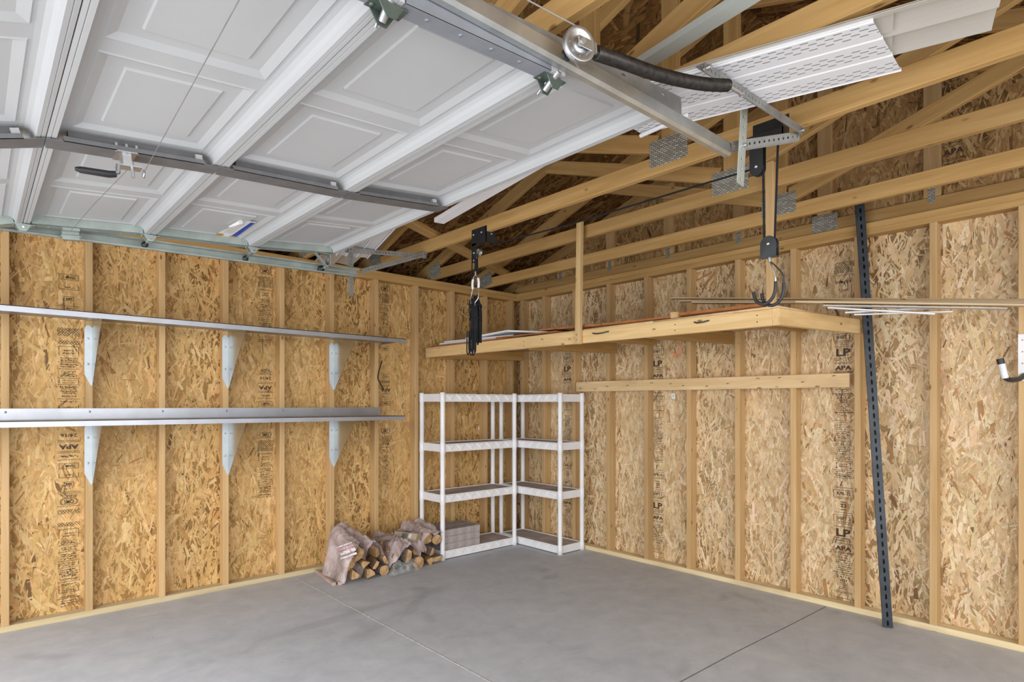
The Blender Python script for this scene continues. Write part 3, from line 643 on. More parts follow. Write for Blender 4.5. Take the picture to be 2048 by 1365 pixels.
def hinge(k, yy, sg, roller=True):        # at joint k
    x, z = JN[k]; b = MB(); M = Matrix.Translation((x, yy+sg*.035, z-.003))
    for u in (-1, 1):
        b.box((min(0, u*.045), -.022, -.003), (max(0, u*.045), .022, 0), M); b.lathe([(0, -.007), (.006, -.006), (.006, -.003)], M @ Matrix.Translation((u*.033, .008, 0)), 8)
    for q in (-.022, .019): b.add([M @ V(p) for p in ((-.032, q, -.003), (.032, q, -.003), (.012, q, -.034), (-.012, q, -.034), (-.032, q+.003, -.003), (.032, q+.003, -.003), (.012, q+.003, -.034), (-.012, q+.003, -.034))],
          [(0, 1, 2, 3), (7, 6, 5, 4), (0, 4, 5, 1), (1, 5, 6, 2), (2, 6, 7, 3), (3, 7, 4, 0)])
    h = b.build('hinge', M_['galv_green' if sg < 0 else 'galv_dark'], DR)
    if roller:
        r = MB(); yy2 = yy-sg*(.085 if sg < 0 else .025); zw = (2.192+(x+4.95)*.0221) if sg < 0 else (2.30+(x+4.9)*.0108)
        r.tube([M @ V((0, .03*sg+.02*sg, -.022)), V((x, yy2, zw))], .0045, 8)
        r.tube([M @ V((0, .02*sg, -.022)), V((x, yy-sg*.0, (z-.025)*.5+zw*.5))], .010, 12); r.build('roller_stem', M_['zinc'], h)
        r = MB(); r.lathe([(0, -.009), (.014, -.009), (.017, -.005), (.017, .005), (.014, .009), (0, .009)], Matrix.Translation((x, yy2, zw)) @ Matrix.Rotation(math.pi/2, 4, 'X'), 16); r.build('roller_wheel', M_['black_steel'], h)
for k in (1, 2, 3):
    hinge(k, Y1, -1); hinge(k, Y0, 1)
# top roller carrier (left end) hanging below the raised last section
x, z = JN[4]; tb = MB(); M = Matrix.Translation((x-.10, Y1-.03, z-.012))
tb.box((-.07, -.02, -.002), (.07, .02, .001), M); tb.bar((x-.14, Y1-.03, z-.012), (x-.05, Y1-.02, z-.095), (0, 1, 0), .035, .003); tb.box((x-.045, Y1-.05, z-.09), (x-.040, Y1-.012, z-.01))
cr = tb.build('top_bracket', M_['galv_green'], DR)
tb = MB(); tb.tube([(x-.05, Y1-.07, z-.085), (x-.05, Y1+.075, z-.088)], .006, 10); tb.tube([(x-.055, Y1-.05, z-.04), (x-.048, Y1+.02, z-.092)], .010, 10); tb.build('roller_stem', M_['zinc'], cr)
tb = MB(); tb.lathe([(0, -.011), (.02, -.011), (.022, 0), (.02, .011), (0, .011)], Matrix.Translation((x-.05, Y1+.075, z-.088)) @ Matrix.Rotation(math.pi/2, 4, 'X'), 16); tb.build('roller_wheel', M_['black_plastic'], cr)
# lock handle and latch cable
s1 = SEC[1][0]; hp = onz(258, 308, 2.205); u_h = (hp-s1.a).dot(s1.e)
lk = MB(); s1.box(lk, u_h-.03, u_h+.03, YM-.05, YM+.05, -.010, -.006); s1.box(lk, u_h-.013, u_h+.013, YM-.03, YM+.03, -.045, -.006); s1.box(lk, u_h-.03, u_h+.045, YM-.03, YM+.02, -.05, -.045)
for q in (-.03, 0, .03): lk.tube([s1.P(u_h+q, YM-.040, .02), s1.P(u_h+q, YM-.040, -.01)], .006, 8)
lk.tube([s1.P(u_h+.015, YM-.02, -.03), s1.P(u_h+.015, YM-.02, -.085)], .005, 8); lk.lathe([(0, .003), (.014, .003), (.014, -.003), (0, -.003)], Matrix.Translation(s1.P(u_h+.05, YM-.01, -.065)) @ Matrix.Rotation(math.pi/2, 4, 'Y'), 12)
lo = lk.build('lock_handle', M_['zinc'], DR)
gp = MB(); gp.tube([s1.P(u_h-.028, YM-.03, -.05), s1.P(u_h-.032, YM-.032, -.078), s1.P(u_h-.05, YM-.035, -.088)], .008, 8); gp.build('lever_arm', M_['zinc'], lo)
gp = MB(); gp.tube([s1.P(u_h-.04, YM-.033, -.086), s1.P(u_h-.06, YM-.035, -.09), s1.P(u_h-.14, YM-.04, -.090), s1.P(u_h-.155, YM-.04, -.089)], [.011, .012, .011, .006], 10); g_ = gp.build('lever_grip', M_['black_plastic'], lo); g_['label'] = 'dark rubber lever grip'
cb = MB(); s1c = [s1.P(u_h+.05, YM, -.062), onz(440, 70, 2.20), onz(500, -40, 2.20)]
cb.tube(s1c, .0013, 5); cb.tube([s1.P(u_h+.005, YM+.02, -.05), s1.P(u_h-.02, (YM+Y1)/2, -.030), s1.P(u_h-.04, Y1-.05, -.018)], .0013, 5); cb.build('latch_cable', M_['galv_dull'], DR)
la = MB(); s1.box(la, u_h-.07, u_h+.0, Y1-.04, Y1+.03, -.012, -.002); s1.box(la, u_h-.07, u_h+.0, Y1-.0, Y1+.03, -.05, -.01); la.tube([s1.P(u_h-.075, Y1+.005, -.03), s1.P(u_h+.005, Y1+.005, -.03)], .007, 8); la.build('end_latch', M_['galv_green'], DR)
# torn sticker on the left panel of the third section
s2 = SEC[2][0]
def on2(x, y, h):
    n = s2.n; d = V(_ray(x, y)); o = V((CX, CY, CH)); k = ((s2.a+n*h-o).dot(n))/d.dot(n); q = o+d*k
    return q
hS = HR+.0012; C4 = [on2(*p, hS) for p in ((430, 470), (468, 477), (512, 444), (478, 440))]
st = MB(); dn = -s2.n
def sq(a, b, off=0): return C4[0]*(1-a)*(1-b)+C4[1]*a*(1-b)+C4[2]*a*b+C4[3]*(1-a)*b+dn*off
edge = [(0, .0), (1, 0), (1, 1), (.1, 1), (.02, .86), (-.02, .7), (.12, .5), (.0, .3), (-.03, .12)]
vs_ = [sq(a, b, .0008) for a, b in edge]; st.add(vs_, [tuple(range(len(edge)))], 0); st.add([v+s2.n*.0006 for v in vs_], [tuple(range(len(edge)-1, -1, -1))], 0)
st.add([sq(.72, .12, .0014), sq(1, .12, .0014), sq(1, .95, .0014), sq(.76, .95, .0014)], [(0, 1, 2, 3)], 1)
st.add([sq(0, 0, .0014), sq(.35, 0, .0014), sq(.33, .14, .0014), sq(-.02, .14, .0014)], [(0, 1, 2, 3)], 2); st.add([sq(.66, -.02, .0014), sq(1, -.02, .0014), sq(1, .12, .0014), sq(.66, .12, .0014)], [(0, 1, 2, 3)], 2)
for i in range(9): st.add([sq(.15, .25+i*.07, .0014), sq(.62, .25+i*.07, .0014), sq(.62, .27+i*.07, .0014), sq(.15, .27+i*.07, .0014)], [(0, 1, 2, 3)], 3)
st.tube([sq(.1, 1.0, .010), sq(.0, .85, .012), sq(-.06, .66, .008)], [.012, .010, .004], 8, 0)
so = st.build('sticker', [M_['paper_white'], M_['blue_print'], M_['orange_print'], M_['beige']], DR); so['label'] = 'torn half-peeled white sticker with blue stripe'
# ================================================================== tracks with hangers
CPROF = [(.012, -.026), (.0, -.022), (-.006, -.016), (-.008, 0), (-.006, .016), (0, .022), (.012, .026), (.026, .026), (.028, .020)]
def cprof(sg): return [(a*1.0, b*sg) for a, b in [(.028, -.020), (.026, -.026)]+CPROF[:7][0:1]+CPROF[1:]]
TL = thing('door_track', 'galvanized horizontal door track along the left wall with hanger', 'door track', (-3.4, -.80, 2.18), 'overhead door tracks')
pts = [(.024, -.019), (.024, -.026), (.008, -.026), (.0, -.018), (0, .018), (.008, .026), (.024, .026), (.024, .019)]
b = MB(); b.channel(pts, .0018, (-4.95, -.790, 2.192), (-2.232, -.790, 2.252), (0, -1, 0)); b.build('track_channel', M_['galv_green'], TL)
b = MB(); b.box((-2.42, -.775, 2.235), (-2.23, -.760, 2.27)); b.bar((-2.63, -.778, 2.243), (-2.23, -.778, 2.252), (0, 0, 1), .006, .05); b.build('track_end_flange', M_['galv'], TL)
b = MB()
b.perf((-2.253, -.758, 2.095), (-2.253, -.758, 2.455), (0, 1, 0), .034, .003, .024, .005, .005); b.perf((-2.272, -.775, 2.095), (-2.272, -.775, 2.455), (1, 0, 0), .034, .003, .024, .005, .005); b.build('hanger_strap', M_['galv_dull'], TL)
b = MB(); b.perf((-2.30, -.745, 2.415), (-1.66, -.79, 2.470), (0, 0, 1), .034, .003, .024, .005, .005); b.perf((-2.30, -.728, 2.4315), (-1.66, -.773, 2.4865), (0, 1, 0), .034, .003, .024, .005, .005); b.build('hanger_angle', M_['galv_dull'], TL)
b = MB(); b.perf((-2.20, -.79, 2.272), (-1.665, -.80, 2.485), (0, -.2, 1), .036, .003, .024, .005, .005); b.build('hanger_brace', M_['galv_dull'], TL)
def bolts(ps, par):
    for p in ps: b = MB(); b.tube([V(p)+V((0, -.012, 0)), V(p)+V((0, .012, 0))], .008, 6); b.build('bolt', M_['zinc'], par)
bolts(((-1.67, -.80, 2.484), (-2.2, -.8, 2.28), (-2.253, -.785, 2.25), (-1.68, -.80, 2.466)), TL)
TR = thing('door_track', 'galvanized horizontal door track overhead, nearest the camera, beside spring', 'door track', (-3.0, -3.44, 2.29), 'overhead door tracks')
b = MB(); b.channel(pts, .0018, (-4.9, -3.462, 2.30), (-2.036, -3.448, 2.331), (0, 1, 0)); b.build('track_channel', M_['galv'], TR)
b = MB(); b.perf((-3.25, -3.445, 2.318), (-2.372, -3.438, 2.386), (0, 0, 1), .062, .0028, .22, .004, .012, off=.012); b.build('stiffener_angle', M_['galv_dull'], TR)
b = MB(); b.perf((-2.052, -3.492, 2.176), (-2.008, -3.492, 2.585), (1, 0, 0), .050, .003, .038, .0065, .0065); b.build('hanger_strap', M_['galv_pale'], TR)
b = MB(); b.perf((-2.45, -3.575, 2.436), (-1.72, -3.585, 2.450), (0, 0, 1), .034, .003, .025, .005, .005); b.perf((-2.45, -3.558, 2.452), (-1.72, -3.568, 2.466), (0, 1, 0), .034, .003, .025, .005, .005); b.build('hanger_angle', M_['galv_dull'], TR)
b = MB(); b.perf((-2.045, -3.455, 2.335), (-1.715, -3.572, 2.436), (0, -.3, 1), .036, .003, .025, .005, .005); b.perf((-2.045, -3.438, 2.318), (-1.715, -3.554, 2.420), (0, 1, .3), .034, .003, .025, .005, .005); b.build('hanger_brace', M_['galv_dull'], TR)
bolts(((-2.44, -3.58, 2.436), (-2.03, -3.496, 2.33), (-1.73, -3.588, 2.448), (-2.012, -3.496, 2.56)), TR)
# ================================================================== extension spring with pulley
SP = thing('extension_spring', 'dark coiled garage door extension spring with round steel pulley', 'spring', (-2.5, -3.52, 2.4))
YS = -3.53
def path(pts, n):
    out = []; m = len(pts)-1
    for i in range(n+1):
        t_ = i/n*m; k = min(int(t_), m-1); f_ = t_-k
        p0 = pts[max(k-1, 0)]; p1 = pts[k]; p2 = pts[k+1]; p3 = pts[min(k+2, m)]
        out.append(.5*((2*p1)+(p2-p0)*f_+(2*p0-5*p1+4*p2-p3)*f_*f_+(3*p1-p0-3*p2+p3)*f_**3))
    return out
sp_pts = [ony(x, y, YS-.016*i) for i, (x, y) in enumerate(((1192, 106), (1245, 124), (1310, 147), (1370, 162), (1415, 169), (1455, 171)))]
pp = path(sp_pts, 420); b = MB(); b.tube(pp, [(.0200 if i % 2 else .0178) for i in range(len(pp))], 14); b.build('coil', M_['spring'], SP)
pc = ony(1158, 90, YS); M = Matrix.Translation(pc) @ Matrix.Rotation(-.28, 4, 'Z') @ Matrix.Rotation(math.pi/2, 4, 'X')
b = MB(); b.lathe([(.008, .005), (.015, .006), (.017, .0025), (.026, .0025), (.029, .005), (.033, .005), (.036, .0075), (.046, .0085), (.0475, .0075), (.041, .001), (.041, -.001), (.0475, -.0075), (.046, -.0085), (.036, -.0075), (.029, -.005), (.017, -.0025), (.008, -.005), (.008, .005)], M, 40)
for k in range(8):
    a = k*math.pi/4; b.lathe([(0, .0055), (.003, .0045), (.0035, .002)], M @ Matrix.Translation((.031*math.cos(a), .031*math.sin(a), 0)), 8)
pu = b.build('pulley_wheel', M_['zinc'], SP)
dv = (sp_pts[0]-pc).normalized(); nv = (M.to_3x3() @ V((0, 0, 1))).normalized(); b = MB()
for q in (.017, -.017): b.bar(pc-dv*.014+nv*q, pc+dv*.058+nv*q, nv.cross(dv), .027, .003)
b.bar(pc+dv*.055+nv*.0185, pc+dv*.055-nv*.0185, nv.cross(dv), .022, .003); b.tube([pc+nv*.024, pc-nv*.024], .008, 10); b.tube([pc+dv*.05, pc+dv*.085], .006, 8); b.build('pulley_fork', M_['galv'], SP)
b = MB(); e0 = sp_pts[-1]; e1 = ony(1484, 188, -3.615); b.tube([e0-(e1-e0).normalized()*.01, e0+(e1-e0)*.3], .006, 8); b.tube([e0+(e1-e0)*.3, e1+(e1-e0)*.15], .0055, 8)
b.lathe([(.010, -.006), (.010, .006), (0, .006)], Matrix.Translation(e1), 6); b.build('eye_bolt', M_['zinc'], SP)
b = MB(); c0 = pc+V((-.01, 0, .046)); far = ony(1055, 0, YS); b.tube([c0, far+(far-c0)*2.2], .0022, 6); b.tube([pc+V((-.02, 0, -.045)), pc+V((.02, .02, -.045))], .0022, 6); b.build('lift_cable', M_['galv'], SP)
# ================================================================== vinyl stored in the rafters
def soffit(name, A, B, side, label, W=.30, mat='soffit', group=None, shear=0.0):
    M, L = frame(A, B, side); st_ = .127*W/.305; n = 3; prof = []
    # ribs: three V grooves
    P = []
    for k in range(n):
        y = -W/2+k*W/n; P += [(y, -.004), (y+.006, .006), (y+.012, -.004)]
    P += [(W/2-.012, -.004), (W/2-.006, .007), (W/2, -.003)]
    up = P+[(y, z+.0015) for y, z in P[::-1]]; m = len(up)
    b = MB(); vs_ = [V((x+shear*(y+W/2), y, z)) for x in (-L/2, L/2) for y, z in up]; h = len(P)
    fs = [(i, (i+1) % m, m+(i+1) % m, m+i) for i in range(m)]
    for o_ in (0, m):
        for i in range(h-1): fs.append((o_+i, o_+i+1, o_+m-2-i, o_+m-1-i))
    b.add(vs_, fs); me = bpy.data.meshes.new(name); me.from_pydata(b.v, [], b.f); me.update()
    o = mesh_obj(name, me, M_[mat], None, M); return tag(o, label, 'soffit panel', group)
def siding(name, A, B, side, label, W=.26, flip=1):
    M, L = frame(A, B, side); P = []
    for k in range(2):
        y0 = -W/2+k*W/2
        for i in range(7):
            q = i/6; P.append((y0+q*W/2, flip*(.016*(1-q)**2-.004)))
        P.append((y0+W/2, flip*.012))
    P += [(W/2+.02, flip*.013)]
    up = P+[(y, z+.0018) for y, z in P[::-1]]; m = len(up); b = MB(); h = len(P)
    vs_ = [V((x, y, z)) for x in (-L/2, L/2) for y, z in up]; fs = [(i, (i+1) % m, m+(i+1) % m, m+i) for i in range(m)]
    for o_ in (0, m):
        for i in range(h-1): fs.append((o_+i, o_+i+1, o_+m-2-i, o_+m-1-i))
    b.add(vs_, fs); me = bpy.data.meshes.new(name); me.from_pydata(b.v, [], b.f); me.update(); o = mesh_obj(name, me, M_['beige'], None, M); return tag(o, label, 'siding panel')

zS = 2.466
def laid(R1, L1, W, z):          # panel whose room-side edge runs R1..L1
    d = (L1-R1).normalized(); sd = V((-abs(d.y), 0, 0))+V((0, d.x*(1 if d.y > 0 else -1), 0)); sd.normalize()
    return R1+sd*W/2, L1+sd*W/2, sd
R1 = onz(1803, 140, zS); L1 = onz(1283, 266, zS)
FR = onz(1745, 38, zS); dS = (L1-R1).normalized(); A, B, sd = laid(R1, L1, .37, zS); WS = (FR-R1).dot(sd); shr = (FR-R1).dot(dS)/WS
A, B, sd = laid(R1, L1, WS, zS); soffit('soffit_panel', A, B, sd, 'white perforated vinyl soffit panel lying under the trusses on the track hanger', WS, shear=shr)
zs2 = 2.484; N2 = onz(1983, 53, zs2); W2 = WS-(N2-R1).dot(sd)-.012
A, B, s2_ = laid(N2, N2+dS*2.1, W2, zs2); siding('siding_panel', A, B, sd, 'beige vinyl siding plank jutting furthest right above the white soffit', W2, -1)
zs3 = 2.4765; N3 = onz(1784, 91, zs3); W3 = WS-(N3-R1).dot(sd)-.012
A, B, s2_ = laid(N3, N3+dS*1.9, W3, zs3); siding('siding_panel', A, B, sd, 'beige vinyl siding plank whose curved end shows at the right tip of soffit', W3, -.45)
# trim with its rounded end beside the door
def jtrim(name, A, B, side, label, wd=.07, mat='vinyl'):
    b = MB(); b.channel([(wd/2-.012, .018), (wd/2, .018), (wd/2, 0), (-wd/2, 0), (-wd/2, .022), (-wd/2+.01, .022)], .0018, A, B, side); return tag(b.build(name, M_[mat]), label, 'vinyl trim')
p0 = onz(1292, 129, 2.612); p1 = onz(1500, -2, 2.612); jtrim('vinyl_trim', p0-(p1-p0)*.12, p1+(p1-p0)*.8, V((1, .3, 0)), 'long pale vinyl corner trim lying slantwise on the truss chords beside spring', .058, 'vinyl_grey')
p0 = onz(878, 446, 2.43); p1 = onz(960, 398, 2.43); p0 = V(p0); jtrim('vinyl_trim', p0, p0+(p1-p0).normalized()*1.35, V((1, .1, 0)), 'short white trim poking out past far edge of open door', .06)
b = MB(); q0 = onz(1281, 272, 2.452); q1 = onz(1326, 252, 2.452); b.tube([q0, q1, q1+(q1-q0)*1.0], .0085, 10); tag(b.build('vinyl_tube', M_['vinyl']), 'thin white vinyl tube under left end of perforated soffit', 'vinyl trim')
e0 = onz(690, 545, 2.372); e1 = onz(640, 545, 2.365)
def edge_panel(fn, name, R_, L_, W, label, ln):
    R_ = V(R_); L_ = V(L_); L_ = R_+(L_-R_).normalized()*ln; d = (L_-R_).normalized(); s_d = V((-abs(d.y), d.x if d.y < 0 else -d.x, 0)); s_d = s_d if s_d.x < 0 else -s_d; s_d.normalize()
    return fn(name, R_+s_d*W/2, L_+s_d*W/2, s_d, label, W)
edge_panel(siding, 'siding_panel', (-1.945, -.065, 2.474), (-2.109, -.711, 2.474), .27, 'beige vinyl siding end showing beyond far door corner near left track', 1.5)
edge_panel(soffit, 'soffit_panel', (-1.99, -.43, 2.452), (-2.174, -1.036, 2.452), .24, 'white perforated soffit end above the far track hanger, mostly behind door', 1.2)
# ================================================================== loft
LF = thing('storage_loft', 'wooden storage loft of lumber and strand board hung in the corner', 'storage loft', (-.55, -1.6, 1.77))
BL, BR = V((-1.118, -.003, 1.816)), V((-1.070, -3.176, 1.803))
board('front_beam', BL, BR, (0, 0, 1), .089, .038, M_['loft'], LF)
def zl(x): return 1.803+.036*(x+1.07)/1.07
def joist(y, low=True):
    dz = -.0445+.089/2 if low else 0
    board('joist', (-1.045, y, zl(-1.045)-(0 if low else -.02)), (-.002 if y > -3.2 else .075, y, zl(0)-(0 if low else -.02)), (0, 0, 1), .089 if low else .045, .038, M_['joist'], LF)
for y, l in ((-.081, 1), (-1.29, 1), (-1.70, 0), (-2.372, 1), (-2.90, 0)): joist(y, l)
eo = board('end_joist', (-1.089, -3.196, 1.802), (-.001, -3.252, 1.838), (0, 0, 1), .089, .038, M_['loft'], LF)
def slab(mb, P, t, mi=0, mi_side=None, mi_bot=None):
    P = [V(p) for p in P]; n = len(P); up = V((0, 0, t)); vs_ = P+[p+up for p in P]
    mb.add(vs_, [tuple(range(n, 2*n))], mi); mb.add(vs_, [tuple(range(n-1, -1, -1))], mi if mi_bot is None else mi_bot); mb.add(vs_, [(i, (i+1) % n, n+(i+1) % n, n+i) for i in range(n)], mi if mi_side is None else mi_side)
pal_d = PAL_R
def deck(y0, y1, name='deck_panel'):
    x0 = -1.10; L = .0-x0-.004; ang = math.atan(.036/1.07)
    o = osb(name, (x0, y0, zl(x0)+.0465+.011), (0, y1-y0 and (-1 if y1 < y0 else 1), 0), (math.cos(ang), 0, math.sin(ang)), abs(y1-y0), L, PAL_L, int(100-y0*10), LF, .8, .011); return o
# underside strands are what is seen from below, so the panels are laid face down
def deck_under(y0, y1):
    x0 = -1.10; ang = math.atan(.036/1.07)
    return osb('deck_panel', (x0, y0, zl(x0)+.0455), (math.cos(ang), 0, math.sin(ang)), (0, -1, 0), 1.096, y0-y1, PAL_R, int(100-y0*10), LF, .8, .011)
deck_under(-.01, -1.22); deck_under(-1.222, -2.44); deck_under(-2.442, -3.21)
board('hanger_post', (-1.128, -1.855, 1.757), (-1.112, -1.855, 2.60), (0, 1, 0), .042, .032, M_['loft'], LF, .002)
board('hanger_post', (-1.072, -3.165, 1.849), (-1.086, -3.165, 2.62), (0, 1, 0), .042, .034, M_['stud'], LF, .002)
for y in (-.55, -1.3, -1.855, -2.6, -3.1):
    for z in (1.785, 1.82):
        nb = MB(); nb.lathe([(0, .0008), (.0035, .0006), (.0035, 0)], Matrix.Translation((-1.1445 if y == -1.855 else -1.1375+(-y)*.0151, y+.004, z)) @ Matrix.Rotation(-math.pi/2, 4, 'Y'), 8); nb.build('nail_head', M_['black_steel'], LF)
# hooks in the beam and below
def beam_hook(ya, yb, z, label):
    b = MB(); X = -1.128+.0149*(-ya); b.tube([(X+.012, yb, z+.006), (X-.012, yb, z+.006), (X-.02, yb+(ya-yb)*.3, z), (X-.022, yb+(ya-yb)*.8, z-.002), (X-.022, ya, z+.006)], .0042, 8)
    b.lathe([(0, .003), (.009, .003), (.009, -.0)], Matrix.Translation((X-.0005, yb, z+.006)) @ Matrix.Rotation(-math.pi/2, 4, 'Y'), 10)
    tag(b.build('beam_hook', M_['black_steel']), label, 'hook', 'dark hooks in the loft beam')
beam_hook(-1.975, -2.10, 1.817, 'dark bent hook in loft beam just right of the middle hanger post')
beam_hook(-2.73, -2.815, 1.815, 'dark bent hook in loft beam nearest to the corner end post')
b = MB(); P0 = V((-.60, -2.30, 1.835)); hk = [P0, P0+V((0, 0, -.055)), P0+V((0, -.006, -.085)), P0+V((.01, -.018, -.115)), P0+V((.01, -.012, -.145)), P0+V((.0, .012, -.158)), P0+V((-.01, .03, -.148)), P0+V((-.012, .036, -.128))]
hk = path(hk, 28); b.tube(hk[:6], .004, 8, 1); b.tube(hk[5:], .0065, 8, 0); tag(b.build('screw_hook', [M_['copper'], M_['zinc']]), 'orange coated screw hook hanging under the loft deck', 'hook')
# things lying on the loft
zt = lambda x: zl(x)+.0465+.0125
def off_board(P, t, label, lift=0):
    b = MB(); n = len(P); vs_ = []
    slab(b, P, t, 0, 1, 0); return tag(b.build('board_offcut', [M_['split'], M_['edge_orange']]), label, 'board')
def quad_y(y0, y1, x0, x1, z0, z1): return [(x0, y0, z0), (x1, y0, z0+.0336*(x1-x0)), (x1, y1, z1+.0336*(x1-x0)), (x0, y1, z1)]
off_board(quad_y(-.05, -1.05, -1.12, -.45, zt(-1.12), zt(-1.12)), .010, 'orange-edged board offcut at the left end of loft')
off_board(quad_y(-.95, -1.62, -1.10, -.35, zt(-1.1)+.011, zt(-1.1)+.003), .010, 'orange-edged board offcut next to white frame pieces on loft')
off_board(quad_y(-1.43, -2.02, -1.09, -.40, zt(-1.1)+.030, zt(-1.1)+.012), .011, 'orange-edged board offcut tilted beside middle hanger post on loft')
off_board(quad_y(-2.03, -2.62, -1.09, -.35, zt(-1.1)+.012, zt(-1.1)+.004), .011, 'orange-edged board offcut right of the middle hanger post on loft')
off_board(quad_y(-2.60, -3.12, -1.09, -.80, zt(-1.1)+.012, zt(-1.1)+.006), .016, 'orange-edged board offcut at loft end beside black hooks')
b = MB(); b.box((-1.10, -2.615, zt(-1.1)+.0), (-1.03, -2.565, zt(-1.1)+.035), None, 0, .002); tag(b.build('wood_scrap', M_['stud']), 'small wood block between two orange-edged boards on loft', 'wood block')
# white frame pieces at the left end
def wbar(name, A, B, wd, t, label):
    b = MB(); b.channel([(wd/2-.008, t), (wd/2, t), (wd/2, 0), (-wd/2, 0), (-wd/2, t), (-wd/2+.008, t)], .0016, A, B, (0, 0, 1) if wd < t else (1, 0, 0)); return tag(b.build(name, M_['vinyl']), label, 'vinyl trim', None)
za = zt(-1.0)+.012
for i, (xx, yy, zz) in enumerate(((-1.06, -.14, 0), (-1.00, -.19, 0), (-.94, -.15, 0), (-1.03, -.17, .018))):
    b = MB(); b.channel([(.018, .010), (.024, .0), (0, -.004), (-.024, .0), (-.018, .012)], .0016, (xx, yy, za+.008+zz), (xx+.12, -1.15+.06*i, za+.010+zz), (1, 0, 0))
    tag(b.build('vinyl_trim', M_['vinyl']), 'folded white trim strip in the small bundle at left end of loft', 'vinyl trim', 'white trim bundle on the loft')
b = MB(); slab(b, [(-1.02, -.45, za+.035), (-.80, -.42, za+.040), (-.78, -.80, za+.045), (-1.0, -.98, za+.055)], .016); slab(b, [(-1.0, -.98, za+.055), (-.78, -.80, za+.045), (-.55, -1.3, za+.04), (-.62, -1.36, za+.035)], .014)
tag(b.build('screen_frame', M_['vinyl']), 'flat white frame piece lying behind the hanging rope on loft', 'frame')
# long trim boards running out to the right
def strip(name, A, B, wd, t, mat, label, cat, grp=None):
    o = board(name, A, B, (1, 0, 0), wd, t, M_[mat], None, .001); return tag(o, label, cat, grp)
for i, (pa, Xa, pb, Xb, wd) in enumerate((((1343, 597), -.62, (2090, 601), -.20, .05), ((1362, 603), -.70, (2090, 604), -.28, .05), ((1385, 606), -.78, (2090, 607), -.34, .055), ((1590, 605), -.86, (2090, 612), -.40, .06))):
    A = onx(*pa, Xa); B = onx(*pb, Xb); strip('trim_board', A+V((0, 0, .0)), B, wd, .009, 'trim_wood', ('topmost', 'second', 'third', 'lowest')[i]+' long thin wood trim board resting on loft end and running out right', 'trim board', 'long trim boards over the loft end')
for i, (pa, Xa, pb, Xb, wd) in enumerate((((1645, 612), -.80, (2010, 618), -.42, .06), ((1655, 616), -.74, (1868, 629), -.55, .05), ((1690, 626), -.66, (1865, 617), -.50, .04), ((1708, 630), -.60, (1905, 624), -.46, .03))):
    A = onx(*pa, Xa); B = onx(*pb, Xb); strip('vinyl_strip', A, B, wd, .006, 'vinyl' if i else 'beige', ('tan vinyl strip just beneath the long trim boards at loft end', 'white vinyl strip with dark tip under trim boards at loft end', 'white vinyl strip crossing diagonally under trim boards at loft end', 'short thin white strip lowest under trim boards at loft end')[i], 'vinyl strip')
